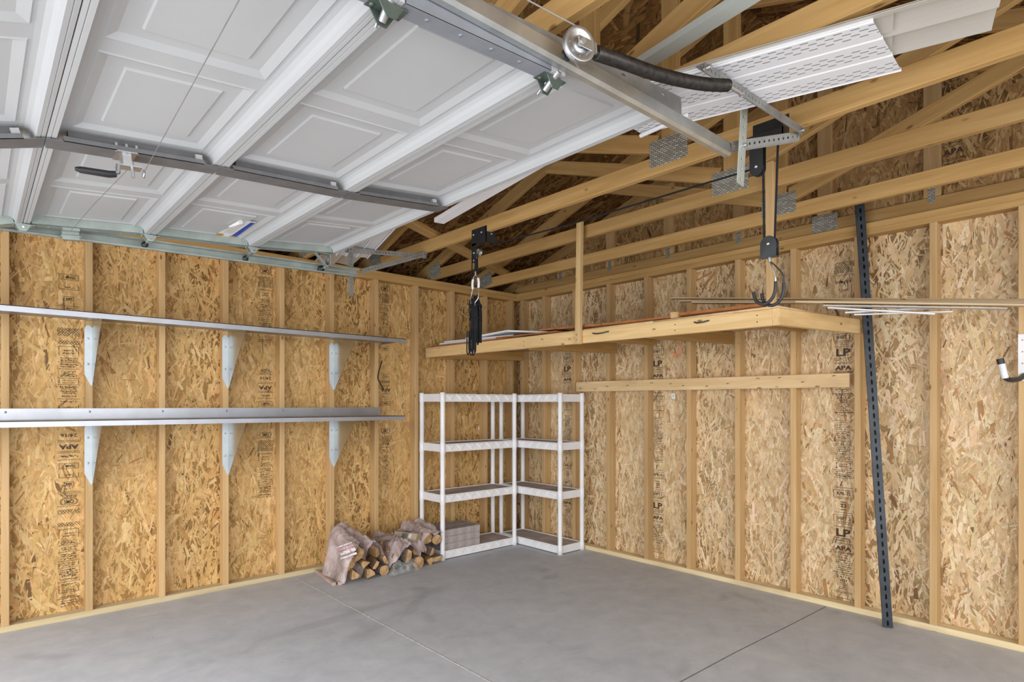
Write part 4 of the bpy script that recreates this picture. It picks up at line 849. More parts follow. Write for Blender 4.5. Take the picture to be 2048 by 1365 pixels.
# ================================================================== rope hoists
def bracket_hoist():
    H = thing('rope_hoist', 'black pulley hoist with coiled rope bundle hanging over left of loft', 'hoist', (-1.66, -1.42, 1.66)); X = -1.6765
    b = MB(); b.box((X-.004, -1.53, 2.425), (X-.0008, -1.375, 2.535)); b.box((X-.004, -1.53, 2.425), (X+.075, -1.525, 2.535)); b.box((X-.004, -1.42, 2.31), (X-.0008, -1.375, 2.44)); b.build('bracket', M_['black_plastic'], H)
    for p in ((-1.395, 2.50), (-1.48, 2.50), (-1.40, 2.375), (-1.40, 2.325)):
        b = MB(); b.lathe([(0, .006), (.006, .006), (.008, .002), (.008, 0)], Matrix.Translation((X-.004, *p)) @ Matrix.Rotation(-math.pi/2, 4, 'Y'), 8); b.build('bolt', M_['zinc'], H)
    b = MB(); b.lathe([(0, .01), (.005, .01), (.005, 0)], Matrix.Translation((X+.04, -1.53, 2.485)) @ Matrix.Rotation(math.pi/2, 4, 'X'), 8); b.build('bolt', M_['zinc'], H)
    b = MB(); b.lathe([(.004, .008), (.02, .008), (.024, .010), (.024, .006), (.018, 0), (.024, -.006), (.024, -.01), (.004, -.008)], Matrix.Translation((X+.012, -1.435, 2.375)) @ Matrix.Rotation(-math.pi/2, 4, 'Y'), 24); b.build('pulley_wheel', M_['galv'], H)
    b = MB(); y = -1.42; xx = X-.006
    b.tube([(xx, y, 2.33), (xx, y-.005, 2.29), (xx, y-.002, 2.25)], .011, 8); b.tube([(xx, y-.02, 2.36), (xx, y-.022, 2.25), (xx, y-.01, 2.235)], .0045, 6); b.tube([(xx, y+.035, 2.42), (xx, y+.042, 2.2), (xx, y+.04, 1.98)], .0045, 6); b.build('rope', M_['rope'], H)
    b = MB(); b.tube([(xx, y, 2.245), (xx, y, 2.215)], .007, 8)
    for sg in (-1, 1): b.tube(path([V((xx, y, 2.225)), V((xx, y+sg*.020, 2.21)), V((xx, y+sg*.030, 2.19))], 6), .004, 8)
    b.build('swivel', M_['zinc'], H)
    for sg in (-1, 1): b = MB(); b.tube(path([V((xx, y+sg*.028, 2.195)), V((xx, y+sg*.034, 2.165)), V((xx, y+sg*.031, 2.13))], 6), .0085, 8); b.build('hook_sleeve', M_['foam'], H)
    for sg in (-1, 1):
        b = MB(); b.tube(path([V((xx, y+sg*.033, 2.135)), V((xx-.01, y+sg*.040, 2.06)), V((xx-.02, y+sg*.02, 2.03)), V((xx-.028, y+sg*.03, 2.0))], 12), .0045, 8); b.build('hook', M_['galv'], H)
    b = MB(); r = random.Random(3)
    for i in range(24):
        a = 2*math.pi*i/24; q = r.uniform(.45, 1); dx, dy = .034*q*math.cos(a), .038*q*math.sin(a); zt_ = r.uniform(2.02, 2.085); zb = r.choice((1.745, 1.78, 1.76))
        b.tube(path([V((xx+dx*.3, y+dy*.35, zt_)), V((xx+dx, y+dy, zt_-.08)), V((xx+dx*1.1, y+dy*1.08, 1.9)), V((xx+dx, y+dy*1.05, zb))], 10), .0062, 6)
    for i in range(6):
        yy = y-.036+.013*i; xl = xx-.034-.004*(i % 3); w2 = (.012, .020, .016, .024, .014, .018)[i]; zb = (1.690, 1.672, 1.70, 1.675, 1.695, 1.68)[i]
        b.tube(path([V((xl, yy-w2*.55, 1.84)), V((xl, yy-w2*.75, zb+.055)), V((xl, yy-w2*.6, zb+.015)), V((xl, yy, zb)), V((xl, yy+w2*.6, zb+.015)), V((xl, yy+w2*.75, zb+.055)), V((xl, yy+w2*.55, 1.84))], 24), .0042, 6)
    b.tube(path([V((xx-.036, y+.02, 2.05)), V((xx-.042, y+.01, 1.95)), V((xx-.04, y-.01, 1.9)), V((xx-.045, y+.005, 1.82))], 14), .005, 6)
    for z_ in (2.01, 1.92): b.tube([(xx+.038*math.cos(a), y+.043*math.sin(a), z_+.01*math.sin(3*a)) for a in [i*math.pi/8 for i in range(16)]], .006, 6, closed=True)
    b.build('rope_bundle', M_['rope'], H)
    return H
bracket_hoist()
H2 = thing('rope_hoist', 'black pulley hoist with two coated hooks hanging at right end of loft', 'hoist', (-1.68, -3.43, 1.75))
X = -1.6765; YB = -3.432
b = MB(); b.box((X-.004, -3.515, 2.478), (X-.0008, -3.36, 2.56)); b.box((X-.06, -3.515, 2.455), (X-.0008, -3.36, 2.459)); b.box((X-.06, -3.515, 2.455), (X-.056, -3.36, 2.49)); b.box((X-.06, -3.515, 2.455), (X-.0008, -3.511, 2.54)); b.box((X-.05, -3.425, 2.352), (X-.046, -3.367, 2.458)); b.box((X-.022, -3.425, 2.352), (X-.018, -3.367, 2.458))
for xa in (X-.05, X-.022): b.prism([(.029*math.cos(a), .029*math.sin(a)) for a in [math.pi+i*math.pi/10 for i in range(11)]], 0, .004, Matrix.Translation((xa, -3.396, 2.352)) @ Matrix(((0, 0, 1, 0), (1, 0, 0, 0), (0, 1, 0, 0), (0, 0, 0, 1))))
b.build('bracket', M_['black_plastic'], H2)
b = MB(); b.lathe([(0, .006), (.006, .006), (.008, .002), (.008, 0)], Matrix.Translation((X-.05, -3.396, 2.36)) @ Matrix.Rotation(-math.pi/2, 4, 'Y'), 8); b.build('bolt', M_['zinc'], H2)
wh = [(.004, .007), (.022, .007), (.026, .009), (.026, .005), (.020, 0), (.026, -.005), (.026, -.009), (.004, -.007)]
b = MB(); b.lathe(wh, Matrix.Translation((X-.034, -3.396, 2.355)) @ Matrix.Rotation(-math.pi/2, 4, 'Y'), 24); b.build('pulley_wheel', M_['black_plastic'], H2)
xr = X-.034
b = MB(); b.tube([(xr, -3.420, 2.36), (xr, -3.425, 2.02)], .0048, 8); b.tube([(xr, -3.484, 2.458), (xr, -3.469, 2.02)], .0048, 8)
b.tube([(xr, -3.37, 2.36), onx(1150, 446, -1.665)+V((0, 0, .0)), (X+.012, -1.45, 2.40)], .0048, 8); b.build('rope', M_['rope'], H2)
b = MB()
for q in (-.014, .010):
    poly = [(-.034, -.045), (.034, -.045)]+[(.034*math.cos(a), .01+.034*math.sin(a)) for a in [i*math.pi/12 for i in range(13)]]
    b.prism(poly, q, q+.004, Matrix.Translation((xr, -3.447, 2.01)) @ Matrix(((0, 0, 1, 0), (1, 0, 0, 0), (0, 1, 0, 0), (0, 0, 0, 1))))
b.box((xr-.014, -3.481, 1.963), (xr+.014, -3.413, 1.967)); b.build('pulley_block', M_['black_steel'], H2)
b = MB(); b.lathe(wh, Matrix.Translation((xr, -3.447, 2.02)) @ Matrix.Rotation(-math.pi/2, 4, 'Y'), 24); b.build('pulley_wheel', M_['galv'], H2)
b = MB(); b.lathe([(0, .006), (.006, .006), (.008, .002), (.008, 0)], Matrix.Translation((xr-.014, -3.447, 2.02)) @ Matrix.Rotation(-math.pi/2, 4, 'Y'), 8); b.build('bolt', M_['zinc'], H2)
b = MB(); b.tube([(xr, -3.447, 1.963), (xr, -3.449, 1.945)], .008, 8); b.build('swivel', M_['zinc'], H2)
for i, (ye, xo, zo) in enumerate(((0, -.012, 0), (-.024, .012, -.006))):
    q = [V((xr, -3.450, 1.948)), V((xr+xo, -3.462+ye*.3, 1.925)), V((xr+xo, -3.475+ye, 1.885)), V((xr+xo, -3.478+ye, 1.862+zo)), V((xr+xo, -3.477+ye, 1.82+zo)), V((xr+xo, -3.462+ye, 1.785+zo)), V((xr+xo, -3.43+ye, 1.768+zo)), V((xr+xo, -3.395+ye, 1.785+zo)), V((xr+xo, -3.384+ye, 1.825+zo))]
    pt = path(q, 48); b = MB(); b.tube(pt[:16], .0032, 6); b.tube(pt[15:20], .0052, 8, 0); h_ = b.build('hook', M_['zinc' if i == 0 else 'black_steel'], H2)
    b = MB(); b.tube(pt[19:], .0072, 8); b.build('hook_coating', M_['black_plastic'], h_)
# ================================================================== right wall fittings
HB_ = thing('hook_board', 'weathered horizontal board with bent nails fixed across right wall studs', 'board', (-.01, -2, 1.5))
board('board', (-.0105, -.84, 1.508), (-.0105, -3.19, 1.50), (0, 0, 1), .092, .0195, M_['hookboard'], HB_)
for i in range(13):
    y = -.92-.18*i+rnd.uniform(-.06, .06); z = 1.505+rnd.uniform(-.03, .03); s_g = rnd.choice((-1, 1)); b = MB(); b.tube([(-.02, y, z), (-.030, y, z+.001), (-.034, y-.006*s_g, z+.003), (-.034, y-.018*s_g, z+.003)], .0018, 6); b.build('nail', M_['black_steel'], HB_)
SA = thing('slotted_angle_bar', 'dark steel slotted angle bar leaning against right wall from floor', 'metal bar', (-.12, -3.44, 0))
p0 = V((-.135, -3.443, .002)); p1 = V((-.034, -3.252, 2.70)); dvec = (p1-p0).normalized()
b = MB(); sd_ = V((.45, -1, 0)); sd_ = (sd_-dvec*sd_.dot(dvec)).normalized(); nn = dvec.cross(sd_)
b.perf(p0, p1, sd_, .048, .0028, .052, .0058, .017); b.bar(p0+sd_*.0245+nn*(-.014 if nn.x < 0 else .014), p1+sd_*.0245+nn*(-.014 if nn.x < 0 else .014), nn, .030, .0028); b.bar(p0-sd_*.0245+nn*(-.012 if nn.x < 0 else .012), p1-sd_*.0245+nn*(-.012 if nn.x < 0 else .012), nn, .026, .0028)
kk = nn if nn.x > 0 else -nn
for sg in (-1, 1): b.bar(p0+kk*.027+sd_*sg*.0123, p1+kk*.027+sd_*sg*.0123, sd_, .0245, .0025)  # lips meeting at the back, added to keep the slots dark
b.build('bar', M_['slot_steel'], SA)
# foam-sleeved wall hook at the right edge of view
WK = thing('wall_hanger', 'white metal wall hanger with white foam peg and black cap', 'wall hanger', (-.01, -4.045, 1.48))
b = MB(); b.perf((-.0035, -4.044, 1.47), (-.0035, -4.044, 1.722), (0, 1, 0), .036, .003, .062, .004, .004); b.build('mounting_plate', M_['vinyl'], WK)
b = MB(); b.tube(path([V((-.003, -4.05, 1.50)), V((-.08, -4.04, 1.478)), V((-.16, -4.015, 1.472)), V((-.195, -3.998, 1.485))], 16), .0135, 10); b.build('arm', M_['black_plastic'], WK)
b = MB(); b.tube([(-.195, -4.000, 1.480), (-.205, -3.985, 1.56)], .0155, 14); b.build('foam_sleeve', M_['foam'], WK)
b = MB(); b.tube([(-.205, -3.985, 1.555), (-.208, -3.980, 1.583)], [.0165, .0165], 14); b.build('end_cap', M_['black_plastic'], WK)
# black wire on the left wall
b = MB(); b.tube(path([ony(764, 722, -.006), ony(758, 742, -.008), ony(756, 757, -.006), ony(761, 768, -.012), ony(767, 779, -.03)], 20), .0045, 6); tag(b.build('wire_strap', M_['rope']), 'short black wire tied to a stud on left wall right of shelves', 'wire')
# ================================================================== steel shelves on the left wall
def wall_shelf(ztop, label, flange, tipx):
    W_ = thing('wall_shelf', label, 'shelf', (-3.2, -.2, ztop), 'steel shelves on the left wall')
    b = MB(); x0, x1 = -5.1, tipx
    b.box((x0, -.402, ztop-.004), (x1, -.002, ztop)); b.box((x0, -.402, ztop-.034), (x1, -.399, ztop)); b.box((x0, -.399, ztop-.034), (x1, -.385, ztop-.031)); b.box((x1-.003, -.40, ztop-.018), (x1, -.004, ztop-.002))
    if flange: b.box((x0, -.0045, ztop-.004), (x1, -.0015, ztop+.066))
    b.build('shelf_pan', M_['shelf_metal'], W_)
    hgt = .415
    for xs in studs_l:
        if not any(abs(xs-q) < .1 for q in (-2.854, -2.0405, -3.665, -4.477)): continue
        X = xs+.013; q = MB()
        tri = [(0, ztop-.006), (-.375, ztop-.006), (-.375, ztop-.03), (-.015, ztop-hgt), (0, ztop-hgt)]
        for a_, b__ in ((X, X+.0022),): q.prism([(y-.0022, z) for y, z in tri], a_, b__, Matrix(((0, 0, 1, 0), (1, 0, 0, 0), (0, 1, 0, 0), (0, 0, 0, 1))))
        fl = [(X-.040, ztop-.055), (X-.028, ztop-.035), (X-.012, ztop-.035), (X, ztop-.05), (X, ztop-hgt), (X-.008, ztop-hgt), (X-.040, ztop-hgt+.07)]
        q.prism(fl, .0, .0022, Matrix(((1, 0, 0, 0), (0, 0, -1, -.0008), (0, 1, 0, 0), (0, 0, 0, 1))), 1); q.box((X-.036, -.375, ztop-.0065), (X, -.003, ztop-.0045))
        for zz in (ztop-.12, ztop-.28): q.lathe([(0, .004), (.006, .003), (.007, 0)], Matrix.Translation((X-.021, -.003, zz)) @ Matrix.Rotation(math.pi/2, 4, 'X'), 8)
        q.build('bracket', [M_['bracket_steel'], M_['bracket_flange']], W_)
    if flange:
        for xs in studs_l[2:]:
            if xs < -1.7: q = MB(); q.lathe([(0, .004), (.006, .003), (.007, 0)], Matrix.Translation((xs, -.0045, ztop+.045)) @ Matrix.Rotation(math.pi/2, 4, 'X'), 8); q.build('screw', M_['zinc'], W_)
wall_shelf(1.252, 'lower galvanized steel shelf with upturned back lip on left wall', True, -1.605)
wall_shelf(1.878, 'upper galvanized steel shelf on left wall, below the open door', False, -1.59)
# ================================================================== white plastic shelving
def resin_unit(x0, x1, y0, y1, label, lipx, lipy, tops=(.075, .560, 1.000, 1.436)):
    U = thing('plastic_shelf_unit', label, 'shelf unit', ((x0+x1)/2, (y0+y1)/2, 0), 'white plastic shelf units in the corner')
    for x in (x0, x1):
        for y in (y0, y1):
            b = MB(); b.lathe([(0, 0), (.024, 0), (.024, .06), (.0205, .07)]+[q for z in tops[1:3] for q in ((.0205, z-.085), (.0235, z-.08), (.0235, z+.01), (.0205, z+.014))]+[(.0205, 1.36), (.0235, 1.365), (.0235, 1.444), (.020, 1.448), (0, 1.448)], Matrix.Translation((x, y, 0)), 18); b.build('post', M_['plastic_white'], U)
    for z in tops:
        b = MB(); h = .068; zb = z-h if z > .1 else .008
        for (a0, a1) in (((x0, y0-.0), (x1, y0)), ((x0, y1), (x1, y1)), ((x0, y0), (x0, y1)), ((x1, y0), (x1, y1))):
            b.bar((*a0, (z+zb)/2), (*a1, (z+zb)/2), (0, 0, 1), z-zb, .012)
        # raised zigzag on the long lips
        def zig(axis, c, lo, hi, sgn):
            n = 7; st_ = (hi-lo-.05)/n
            for i in range(n):
                u = lo+.025+i*st_
                T = [(u, z-.004), (u+st_, z-.004), (u+st_/2, zb+.008)]
                f0, f1 = c+sgn*.006, c+sgn*.013; vs_ = []
                for d, k in ((f0, 1), (f1, .72)):
                    cu, cz = u+st_/2, z-.004-(z-zb)*.33
                    for (a, zz) in T:
                        aa, z2 = cu+(a-cu)*k, cz+(zz-cz)*k; vs_.append((aa, d, z2) if axis == 'x' else (d, aa, z2))
                b.add(vs_, [(3, 4, 5), (0, 1, 4, 3), (1, 2, 5, 4), (2, 0, 3, 5)])
        if lipx: zig('x', y0, x0, x1, -1)
        if lipy: zig('y', x0, y0, y1, -1)
        o = b.build('shelf_rim', M_['plastic_white'], U)
        b = MB(); b.box((x0, y0, z-.014), (x1, y1, z-.006)); b.build('shelf_top', M_['shelf_dust'], U)
resin_unit(-1.208, -.372, -.368, -.048, 'white plastic shelf unit along left wall holding the grey pavers', True, False)
resin_unit(-.322, -.030, -.920, -.120, 'white plastic shelf unit along right wall, all shelves empty', False, True)
# pavers on the bottom shelf
pz = .0695; PW, PD, PHh = .0985, .145, .060
nmr = ('bottom', 'middle', 'top'); nmc = ('leftmost', 'second from left', 'third from left', 'rightmost')
pave0 = None
for k in range(3):
    for r_ in range(2):
        for c in range(4):
            lab = 'grey concrete paver, %s layer of the stack, %s row, %s' % (nmr[k], ('front', 'back')[r_], nmc[c])
            if pave0 is None:
                b = MB(); b.box((-PW/2+.001, -PD/2+.001, 0), (PW/2-.001, PD/2-.001, PHh-.0008), None, 0, .004); me = bpy.data.meshes.new('paver'); me.from_pydata(b.v, [], b.f); me.materials.append(M_['paver']); me.update(); pave0 = me
            o = bpy.data.objects.new('paver', pave0); sc.collection.objects.link(o)
            o.location = (-1.128+c*PW+rnd.uniform(-.0008, .0008), -.283+r_*PD+rnd.uniform(-.0, .003), pz+k*PHh)
            tag(o, lab, 'paver', 'pavers on the bottom shelf')
# ================================================================== firewood
def rough_poly(r, n, kind, rg):
    if kind == 'wedge':
        a = rg.uniform(55, 85); P = [(0, -r*.75)]+[(r*1.25*math.sin(math.radians(t_)), -r*.75+r*1.25*1.25*math.cos(math.radians(t_))) for t_ in np.linspace(a/2, -a/2, 6)]
    elif kind == 'half': P = [(r*math.cos(t_), r*math.sin(t_)*.9-r*.35) for t_ in np.linspace(0, math.pi, 8)]
    elif kind == 'slab': P = [(-r, -r*.35), (r, -r*.4), (r*.95, r*.3), (r*.2, r*.5), (-r*.9, r*.4)]
    else: P = [(r*math.cos(t_), r*math.sin(t_)) for t_ in np.linspace(0, 2*math.pi, 11)[:-1]]
    return [(x*rg.uniform(.92, 1.08), y*rg.uniform(.92, 1.08)) for x, y in P]
lg = random.Random(11)
def log(p0, p1, r, kind, label, roll=0, bark=.4, grp='firewood in the pile by the left wall', name='firewood_log', seg=6):
    M, L = frame(p0, p1, (0, 0, 1)); M = M @ Matrix.Rotation(roll, 4, 'X'); P = rough_poly(r, 8, kind, lg); n = len(P); b = MB(); vs_ = []
    for i in range(seg+1):
        x = -L/2+L*i/seg; sx = lg.uniform(.94, 1.05); oy, oz = lg.uniform(-.06, .06)*r, lg.uniform(-.06, .06)*r
        for (a, c) in P: vs_.append(M @ V((x+(lg.uniform(-.006, .006) if i in (0, seg) else 0), a*sx+oy, c*sx+oz)))
    for i in range(seg):
        for k in range(n):
            rim = k/n; b.add([], []); 
    b.v = [tuple(v) for v in vs_]
    for i in range(seg):
        for k in range(n):
            b.f.append([i*n+k, i*n+(k+1) % n, (i+1)*n+(k+1) % n, (i+1)*n+k]); flat = kind == 'wedge' and (k in (0, n-1)); b.m.append(1 if (flat or lg.random() > bark and kind != 'round') else 2); b.sm.append(False)
    b.f.append(list(range(n-1, -1, -1))); b.m.append(0); b.sm.append(False); b.f.append(list(range(seg*n, (seg+1)*n))); b.m.append(0); b.sm.append(False)
    return tag(b.build(name, [M_['end_grain'], M_['split'], M_['bark']]), label, 'firewood', grp)
def from_front(px, py, Y, r, ln, kind, label, dx=.0, dz=0.0, roll=0, bark=.4):
    f = ony(px, py, Y); f.z = max(f.z, r*.8); return log(f, f+V((dx, ln, dz)), r, kind, label, roll, bark)
LOGS = {}
def reg(key, o, p0, p1, r): LOGS.setdefault(key, []).append((V(p0), V(p1), r))
def ff(key, px, py, Y, r, ln, kind, label, dx=.0, dz=0.0, roll=0, bark=.4):
    f = ony(px, py, Y); f.z = max(f.z, r*.85); e = f+V((dx, ln, dz)); o = log(f, e, r, kind, label, roll, bark)
    if key: reg(key, o, f, e, r)
ff('a', 708, 1149, -.475, .050, .36, 'wedge', 'split log at floor level, left of two under the printed bag', .10, 0, 1.2)
ff('a', 739, 1150, -.470, .050, .36, 'wedge', 'split log at floor level, right of two under the printed bag', .08, 0, -.9)
ff('a', 733, 1128, -.455, .042, .34, 'wedge', 'wedge log in second layer under the printed bag', .05, .02, 3.0)
ff('a', 752, 1131, -.440, .034, .32, 'slab', 'pale split log at right edge of the printed bag', .06, .02, .6)
ff('a', 719, 1113, -.45, .058, .27, 'half', 'log inside the printed bag showing a tan end at its mouth', -.04, .11, .3)
ff('a', 697, 1130, -.41, .048, .27, 'round', 'log bulging the left side of the printed bag', .05, .03, .3)
ff('b', 754, 1106, -.42, .044, .34, 'slab', 'log under the plain plastic sleeve beside printed bag', -.13, .13, -.5)
ff(None, 771, 1121, -.42, .040, .30, 'half', 'dark brown log end between printed bag and loose round log', -.02, .0, 2.6)
ff(None, 769, 1142, -.44, .042, .32, 'round', 'pale round log end on the floor left of clear plastic', -.02, 0, 0, .2)
ff(None, 790, 1118, -.42, .054, .30, 'half', 'broad split log with dark face left of the draped bag', .0, .0, 3.3)
ff(None, 796, 1101, -.40, .038, .26, 'slab', 'splintered split log under draped bag edge', .05, .03, -.4)
def short_log(a, b_, r, kind, label, roll=0, bark=.4): log(a, b_, r, kind, label, roll, bark)
short_log(ony(761, 1106, -.36), ony(764, 1086, -.31), .022, 'slab', 'short upright split log standing under the long branch, left one', 0, .1)
short_log(ony(775, 1104, -.36), ony(780, 1083, -.30), .024, 'wedge', 'short upright split log standing under the long branch, right one', 0, .1)
short_log(ony(735, 1083, -.25), ony(790, 1074, -.33), .026, 'round', 'bark covered branch lying across top of the pile', 0, 1.1)
ff('c', 838, 1130, -.44, .054, .30, 'round', 'round log end behind clear plastic in middle of pile', -.02, .0, 0, .6)
ff('c', 818, 1113, -.46, .055, .28, 'half', 'flat half-round slab under the draped bag', .0, .04, .1, .7)
ff('c', 795, 1100, -.36, .05, .26, 'round', 'log hidden deep under the left part of draped bag', -.02, .02, .1, .7)
ff('c', 835, 1100, -.38, .05, .26, 'round', 'log hidden deep under the right part of draped bag', -.02, .03, .1, .7)
ff('d', 859, 1124, -.43, .044, .32, 'wedge', 'left split log end under the clear bag by shelf post', .0, .0, .4)
ff('d', 875, 1122, -.435, .048, .32, 'slab', 'right split log end under the clear bag by shelf post', .0, .0, 1.5)
ff('d', 864, 1104, -.41, .036, .30, 'half', 'middle log end inside clear bag by shelf post', .0, .02, .4)
ff('d', 874, 1080, -.40, .046, .30, 'round', 'round log faintly seen through clear bag by shelf post, right', .0, .02, .4)
ff('d', 853, 1078, -.38, .050, .30, 'round', 'round log faintly seen through clear bag by shelf post, left', .0, .03, .4)
ff('d', 862, 1066, -.28, .045, .20, 'round', 'topmost log inside the clear bag by shelf post', .0, .02, .4)
short_log(ony(694, 1068, -.12), ony(730, 1100, -.30), .022, 'slab', 'thin split log sticking up from the back of printed bag', .4, .5)
for i, (a, b_, lab) in enumerate((((634, 1143), (668, 1169), 'grey kindling stick lying apart at left end of pile'), ((669, 1131), (680, 1168), 'kindling stick leaning beside printed bag, front one'), ((677, 1130), (686, 1153), 'kindling stick leaning beside printed bag, back one'))):
    A = onz(*a, .012 if i == 0 else .03); B = onz(*b_, .012)
    if i: A = onz(*a, .045); 
    tag(board('kindling_stick', A, B, (0, 0, 1), .024, .030, M_['kindling'], None, .004), lab, 'firewood', 'firewood in the pile by the left wall')
# plastic bags: sheets settled over the logs they hold
def drape(name, key, x0, x1, y0, y1, cut, label, seed, slope=2.2, lift=.010, mat='bag', amp=.006, lab=None, step=.0085):
    r = np.random.default_rng(seed); nx = int((x1-x0)/step); ny = int((y1-y0)/step); X = np.linspace(x0, x1, nx); Y = np.linspace(y0, y1, ny); GX, GY = np.meshgrid(X, Y, indexing='ij'); Z = np.zeros_like(GX)
    for p, q, rad in LOGS.get(key, []):
        d = np.array((q.x-p.x, q.y-p.y)); L2 = (d**2).sum(); t_ = np.clip(((GX-p.x)*d[0]+(GY-p.y)*d[1])/L2, 0, 1)
        cx_, cy_, cz_ = p.x+t_*d[0], p.y+t_*d[1], p.z+t_*(q.z-p.z); rr = rad*1.12; dd = np.hypot(GX-cx_, GY-cy_)
        Z = np.maximum(Z, np.where(dd < rr, cz_+np.sqrt(np.maximum(rr*rr-dd*dd, 0)), 0))
    for _ in range(60):
        Zp = np.pad(Z, 1, mode='edge'); k = slope*step
        Z2 = np.maximum.reduce([Z, Zp[2:, 1:-1]-k, Zp[:-2, 1:-1]-k, Zp[1:-1, 2:]-k, Zp[1:-1, :-2]-k, Zp[2:, 2:]-k*1.41, Zp[:-2, :-2]-k*1.41, Zp[2:, :-2]-k*1.41, Zp[:-2, 2:]-k*1.41])
        if np.abs(Z2-Z).max() < 1e-5: break
        Z = Z2
    for _ in range(2):
        Zp = np.pad(Z, 1, mode='edge'); Z = (Zp[1:-1, 1:-1]*2+Zp[2:, 1:-1]+Zp[:-2, 1:-1]+Zp[1:-1, 2:]+Zp[1:-1, :-2])/6
    W = np.zeros_like(Z)
    for _ in range(9):
        a = r.uniform(0, 6.28); f_ = r.uniform(25, 95); ph = r.uniform(0, 6.28); u = GX*math.cos(a)+GY*math.sin(a); v = -GX*math.sin(a)+GY*math.cos(a); W += np.abs(np.sin(u*f_+ph+1.6*np.sin(v*14+ph)))**3*r.uniform(.4, 1)
    Z = Z+lift+amp*W*np.clip(Z/.05, 0, 1)
    def smp(x, y):
        fx = np.clip((x-x0)/(x1-x0)*(nx-1), 0, nx-1.001); fy = np.clip((y-y0)/(y1-y0)*(ny-1), 0, ny-1.001); i, j = int(fx), int(fy); a, c = fx-i, fy-j
        return Z[i, j]*(1-a)*(1-c)+Z[i+1, j]*a*(1-c)+Z[i+1, j+1]*a*c+Z[i, j+1]*(1-a)*c
    b = MB(); vs_ = []; ok = []
    for i in range(nx):
        c_ = cut(X[i])+.006*math.sin(X[i]*70+seed)
        for j in range(ny):
            y = c_+(y1-c_)*j/(ny-1); z = smp(X[i], y); vs_.append((X[i], y, max(z, .003))); ok.append(z > lift+.004)
    fs = []
    for i in range(nx-1):
        for j in range(ny-1):
            q = [i*ny+j, (i+1)*ny+j, (i+1)*ny+j+1, i*ny+j+1]
            if ok[q[0]] or ok[q[2]]: fs.append(q)
    used = sorted({k for f in fs for k in f}); mp = {k: i for i, k in enumerate(used)}
    b.add([vs_[k] for k in used], [[mp[k] for k in f] for f in fs], 0, True); o = b.build(name, M_[mat]); tag(o, label, 'plastic bag')
    def h(x, y):
        i = int(np.clip((x-x0)/(x1-x0)*(nx-1), 0, nx-1)); j = int(np.clip((y-y0)/(y1-y0)*(ny-1), 0, ny-1)); return Z[i, j]
    return o, h
LOGS['a2'] = LOGS['a']
bg1, h1 = drape('firewood_bag', 'a', -2.30, -1.86, -.52, -.10, lambda x: -.47 if x < -2.06 else -.47+.20*(x+2.06)/.2, 'printed clear plastic firewood bag at left end of pile', 5, 5.0)
bgs, hs = drape('plastic_sleeve', 'b', -2.10, -1.74, -.45, -.02, lambda x: -.405, 'plain clear plastic sleeve over one log beside printed bag', 12, 3.2)
bg2, h2 = drape('firewood_bag', 'c', -1.86, -1.42, -.50, -.02, lambda x: -.435+.05*math.sin(x*9), 'wrinkled plastic bag draped over middle of firewood pile', 6, 2.0, .012, amp=.009)
bg3, h3 = drape('firewood_bag', 'd', -1.56, -1.245, -.47, -.02, lambda x: -.425, 'clear plastic firewood bag bulging against the white shelf post', 8, 3.0)
for k_ in range(7):
    a = ony(788+k_*7, 1143-k_*1.5, -.47); LOGS.setdefault('e', []).append((V((a.x, -.47+.02*(k_ % 2), .012)), V((a.x+.03, -.42, .012+.014*((k_*5) % 3))), .024+.006*((k_*3) % 2)))
bg4, h4 = drape('loose_plastic', 'e', -1.88, -1.48, -.53, -.34, lambda x: -.52, 'crumpled clear plastic lying on floor in front of pile', 9, 1.2, .004, 'film', .007)
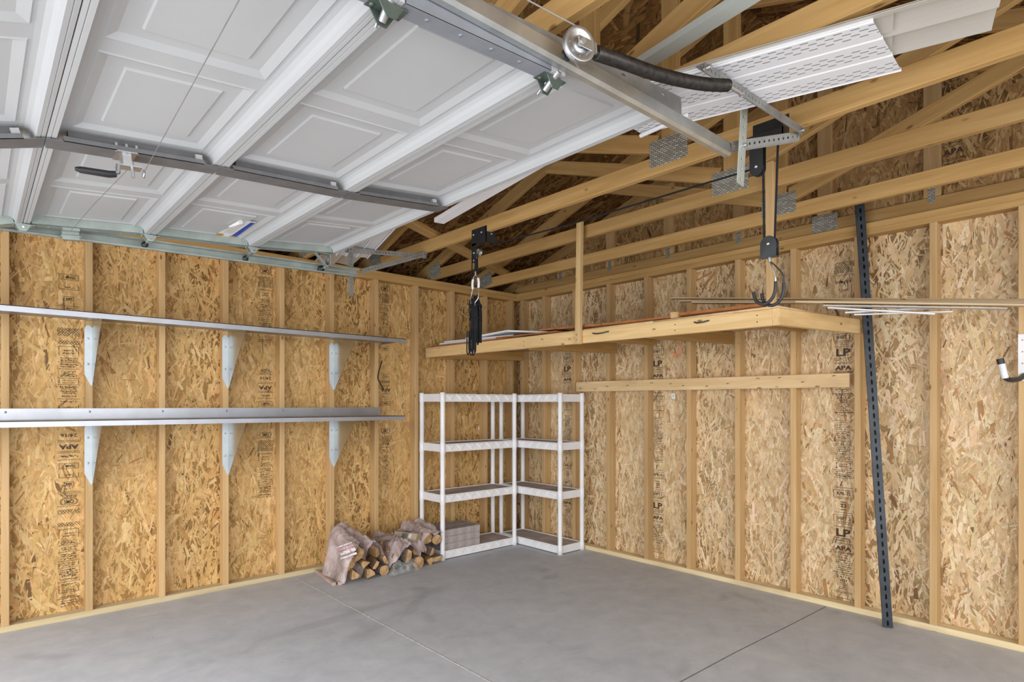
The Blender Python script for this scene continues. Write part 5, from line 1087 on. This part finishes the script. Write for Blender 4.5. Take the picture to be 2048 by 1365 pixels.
# faded printing on the first bag follows the plastic
pb = MB()
def pp_(px, py):            # where the sight line meets the bag
    d = V(_ray(px, py)); o = V((CX, CY, CH)); k = (-.62-CY)/d.y; q = o+d*k
    for _ in range(420):
        q = q+d*.0016/d.y
        if q.z < h1(q.x, q.y)+.004: break
    return q-d.normalized()*.010
def patch(a0, a1, b0, b1, mi, n=8):
    m_ = 2; f_ = lambda a, b_: (671+34*a+12*b_, 1099-12*a+23*b_)
    vs_ = [pp_(*f_(a0+(a1-a0)*i/n, b0+(b1-b0)*j/m_)) for j in range(m_+1) for i in range(n+1)]
    pb.add(vs_, [(j*(n+1)+i, j*(n+1)+i+1, (j+1)*(n+1)+i+1, (j+1)*(n+1)+i) for j in range(m_) for i in range(n)], mi, True)
patch(.1, 1, -.12, -.02, 1); patch(.05, 1, .06, .28, 0); patch(.08, .62, .33, .42, 0); patch(.1, 1, .36, .62, 1); patch(.0, .95, .76, .92, 1); patch(.3, .7, 1.0, 1.08, 0)
for i in range(4): patch(.25+.17*i, .33+.17*i, .10, .22, 1, 3)
WM[bg1.name] = bg1.matrix_basis.copy(); pb.build('bag_print', [M_['red_print'], M_['bag_white']], bg1)
# paper wrapped fire log resting on the draped bag
FLg = thing('wrapped_fire_log', 'brown paper wrapped hexagonal fire log with carry loop on top of pile', 'fire log', (-1.52, -.36, .26))
A = ony(838, 1078, -.40); B = A+V((-.45, .89, .02)); M, L = frame(A, B, (0, 0, 1)); r6 = .052; L = .215; M.translation = A+(B-A).normalized()*L/2
hexp = [(r6*math.cos(math.radians(60*i+30)), r6*math.sin(math.radians(60*i+30))) for i in range(6)]
Mx = M @ Matrix(((0, 0, 1, 0), (1, 0, 0, 0), (0, 1, 0, 0), (0, 0, 0, 1))); b = MB(); b.prism(hexp, -L/2, L/2, Mx); b.build('wrapper', M_['paper_brown'], FLg)
b = MB(); side = 0
def hx(i, t_, z, o=.0012):
    p, q = V(hexp[i]), V(hexp[(i+1) % 6]); c = p+(q-p)*t_; n_ = c.normalized(); c = c+n_*o; return Mx @ V((c.x, c.y, z))
for i in range(6):
    b.add([hx(i, .15, -L/2+.05), hx(i, .85, -L/2+.05), hx(i, .85, -L/2+.075), hx(i, .15, -L/2+.075)], [(0, 1, 2, 3), (3, 2, 1, 0)], 1); b.add([hx(i, .12, -L/2+.085), hx(i, .88, -L/2+.085), hx(i, .88, -L/2+.14), hx(i, .12, -L/2+.14)], [(0, 1, 2, 3), (3, 2, 1, 0)], 0)
lb = b.build('printed_label', [M_['green_print'], M_['paper_white']], FLg); lb['label'] = 'faded green and white printed label'
b = MB(); b.tube(path([Mx @ V((0, r6*.9, -.04)), Mx @ V((0, r6*1.25, -.015)), Mx @ V((0, r6*1.25, .02)), Mx @ V((0, r6*.9, .045))], 12), .004, 6); b.build('carry_loop', M_['bark'], FLg)
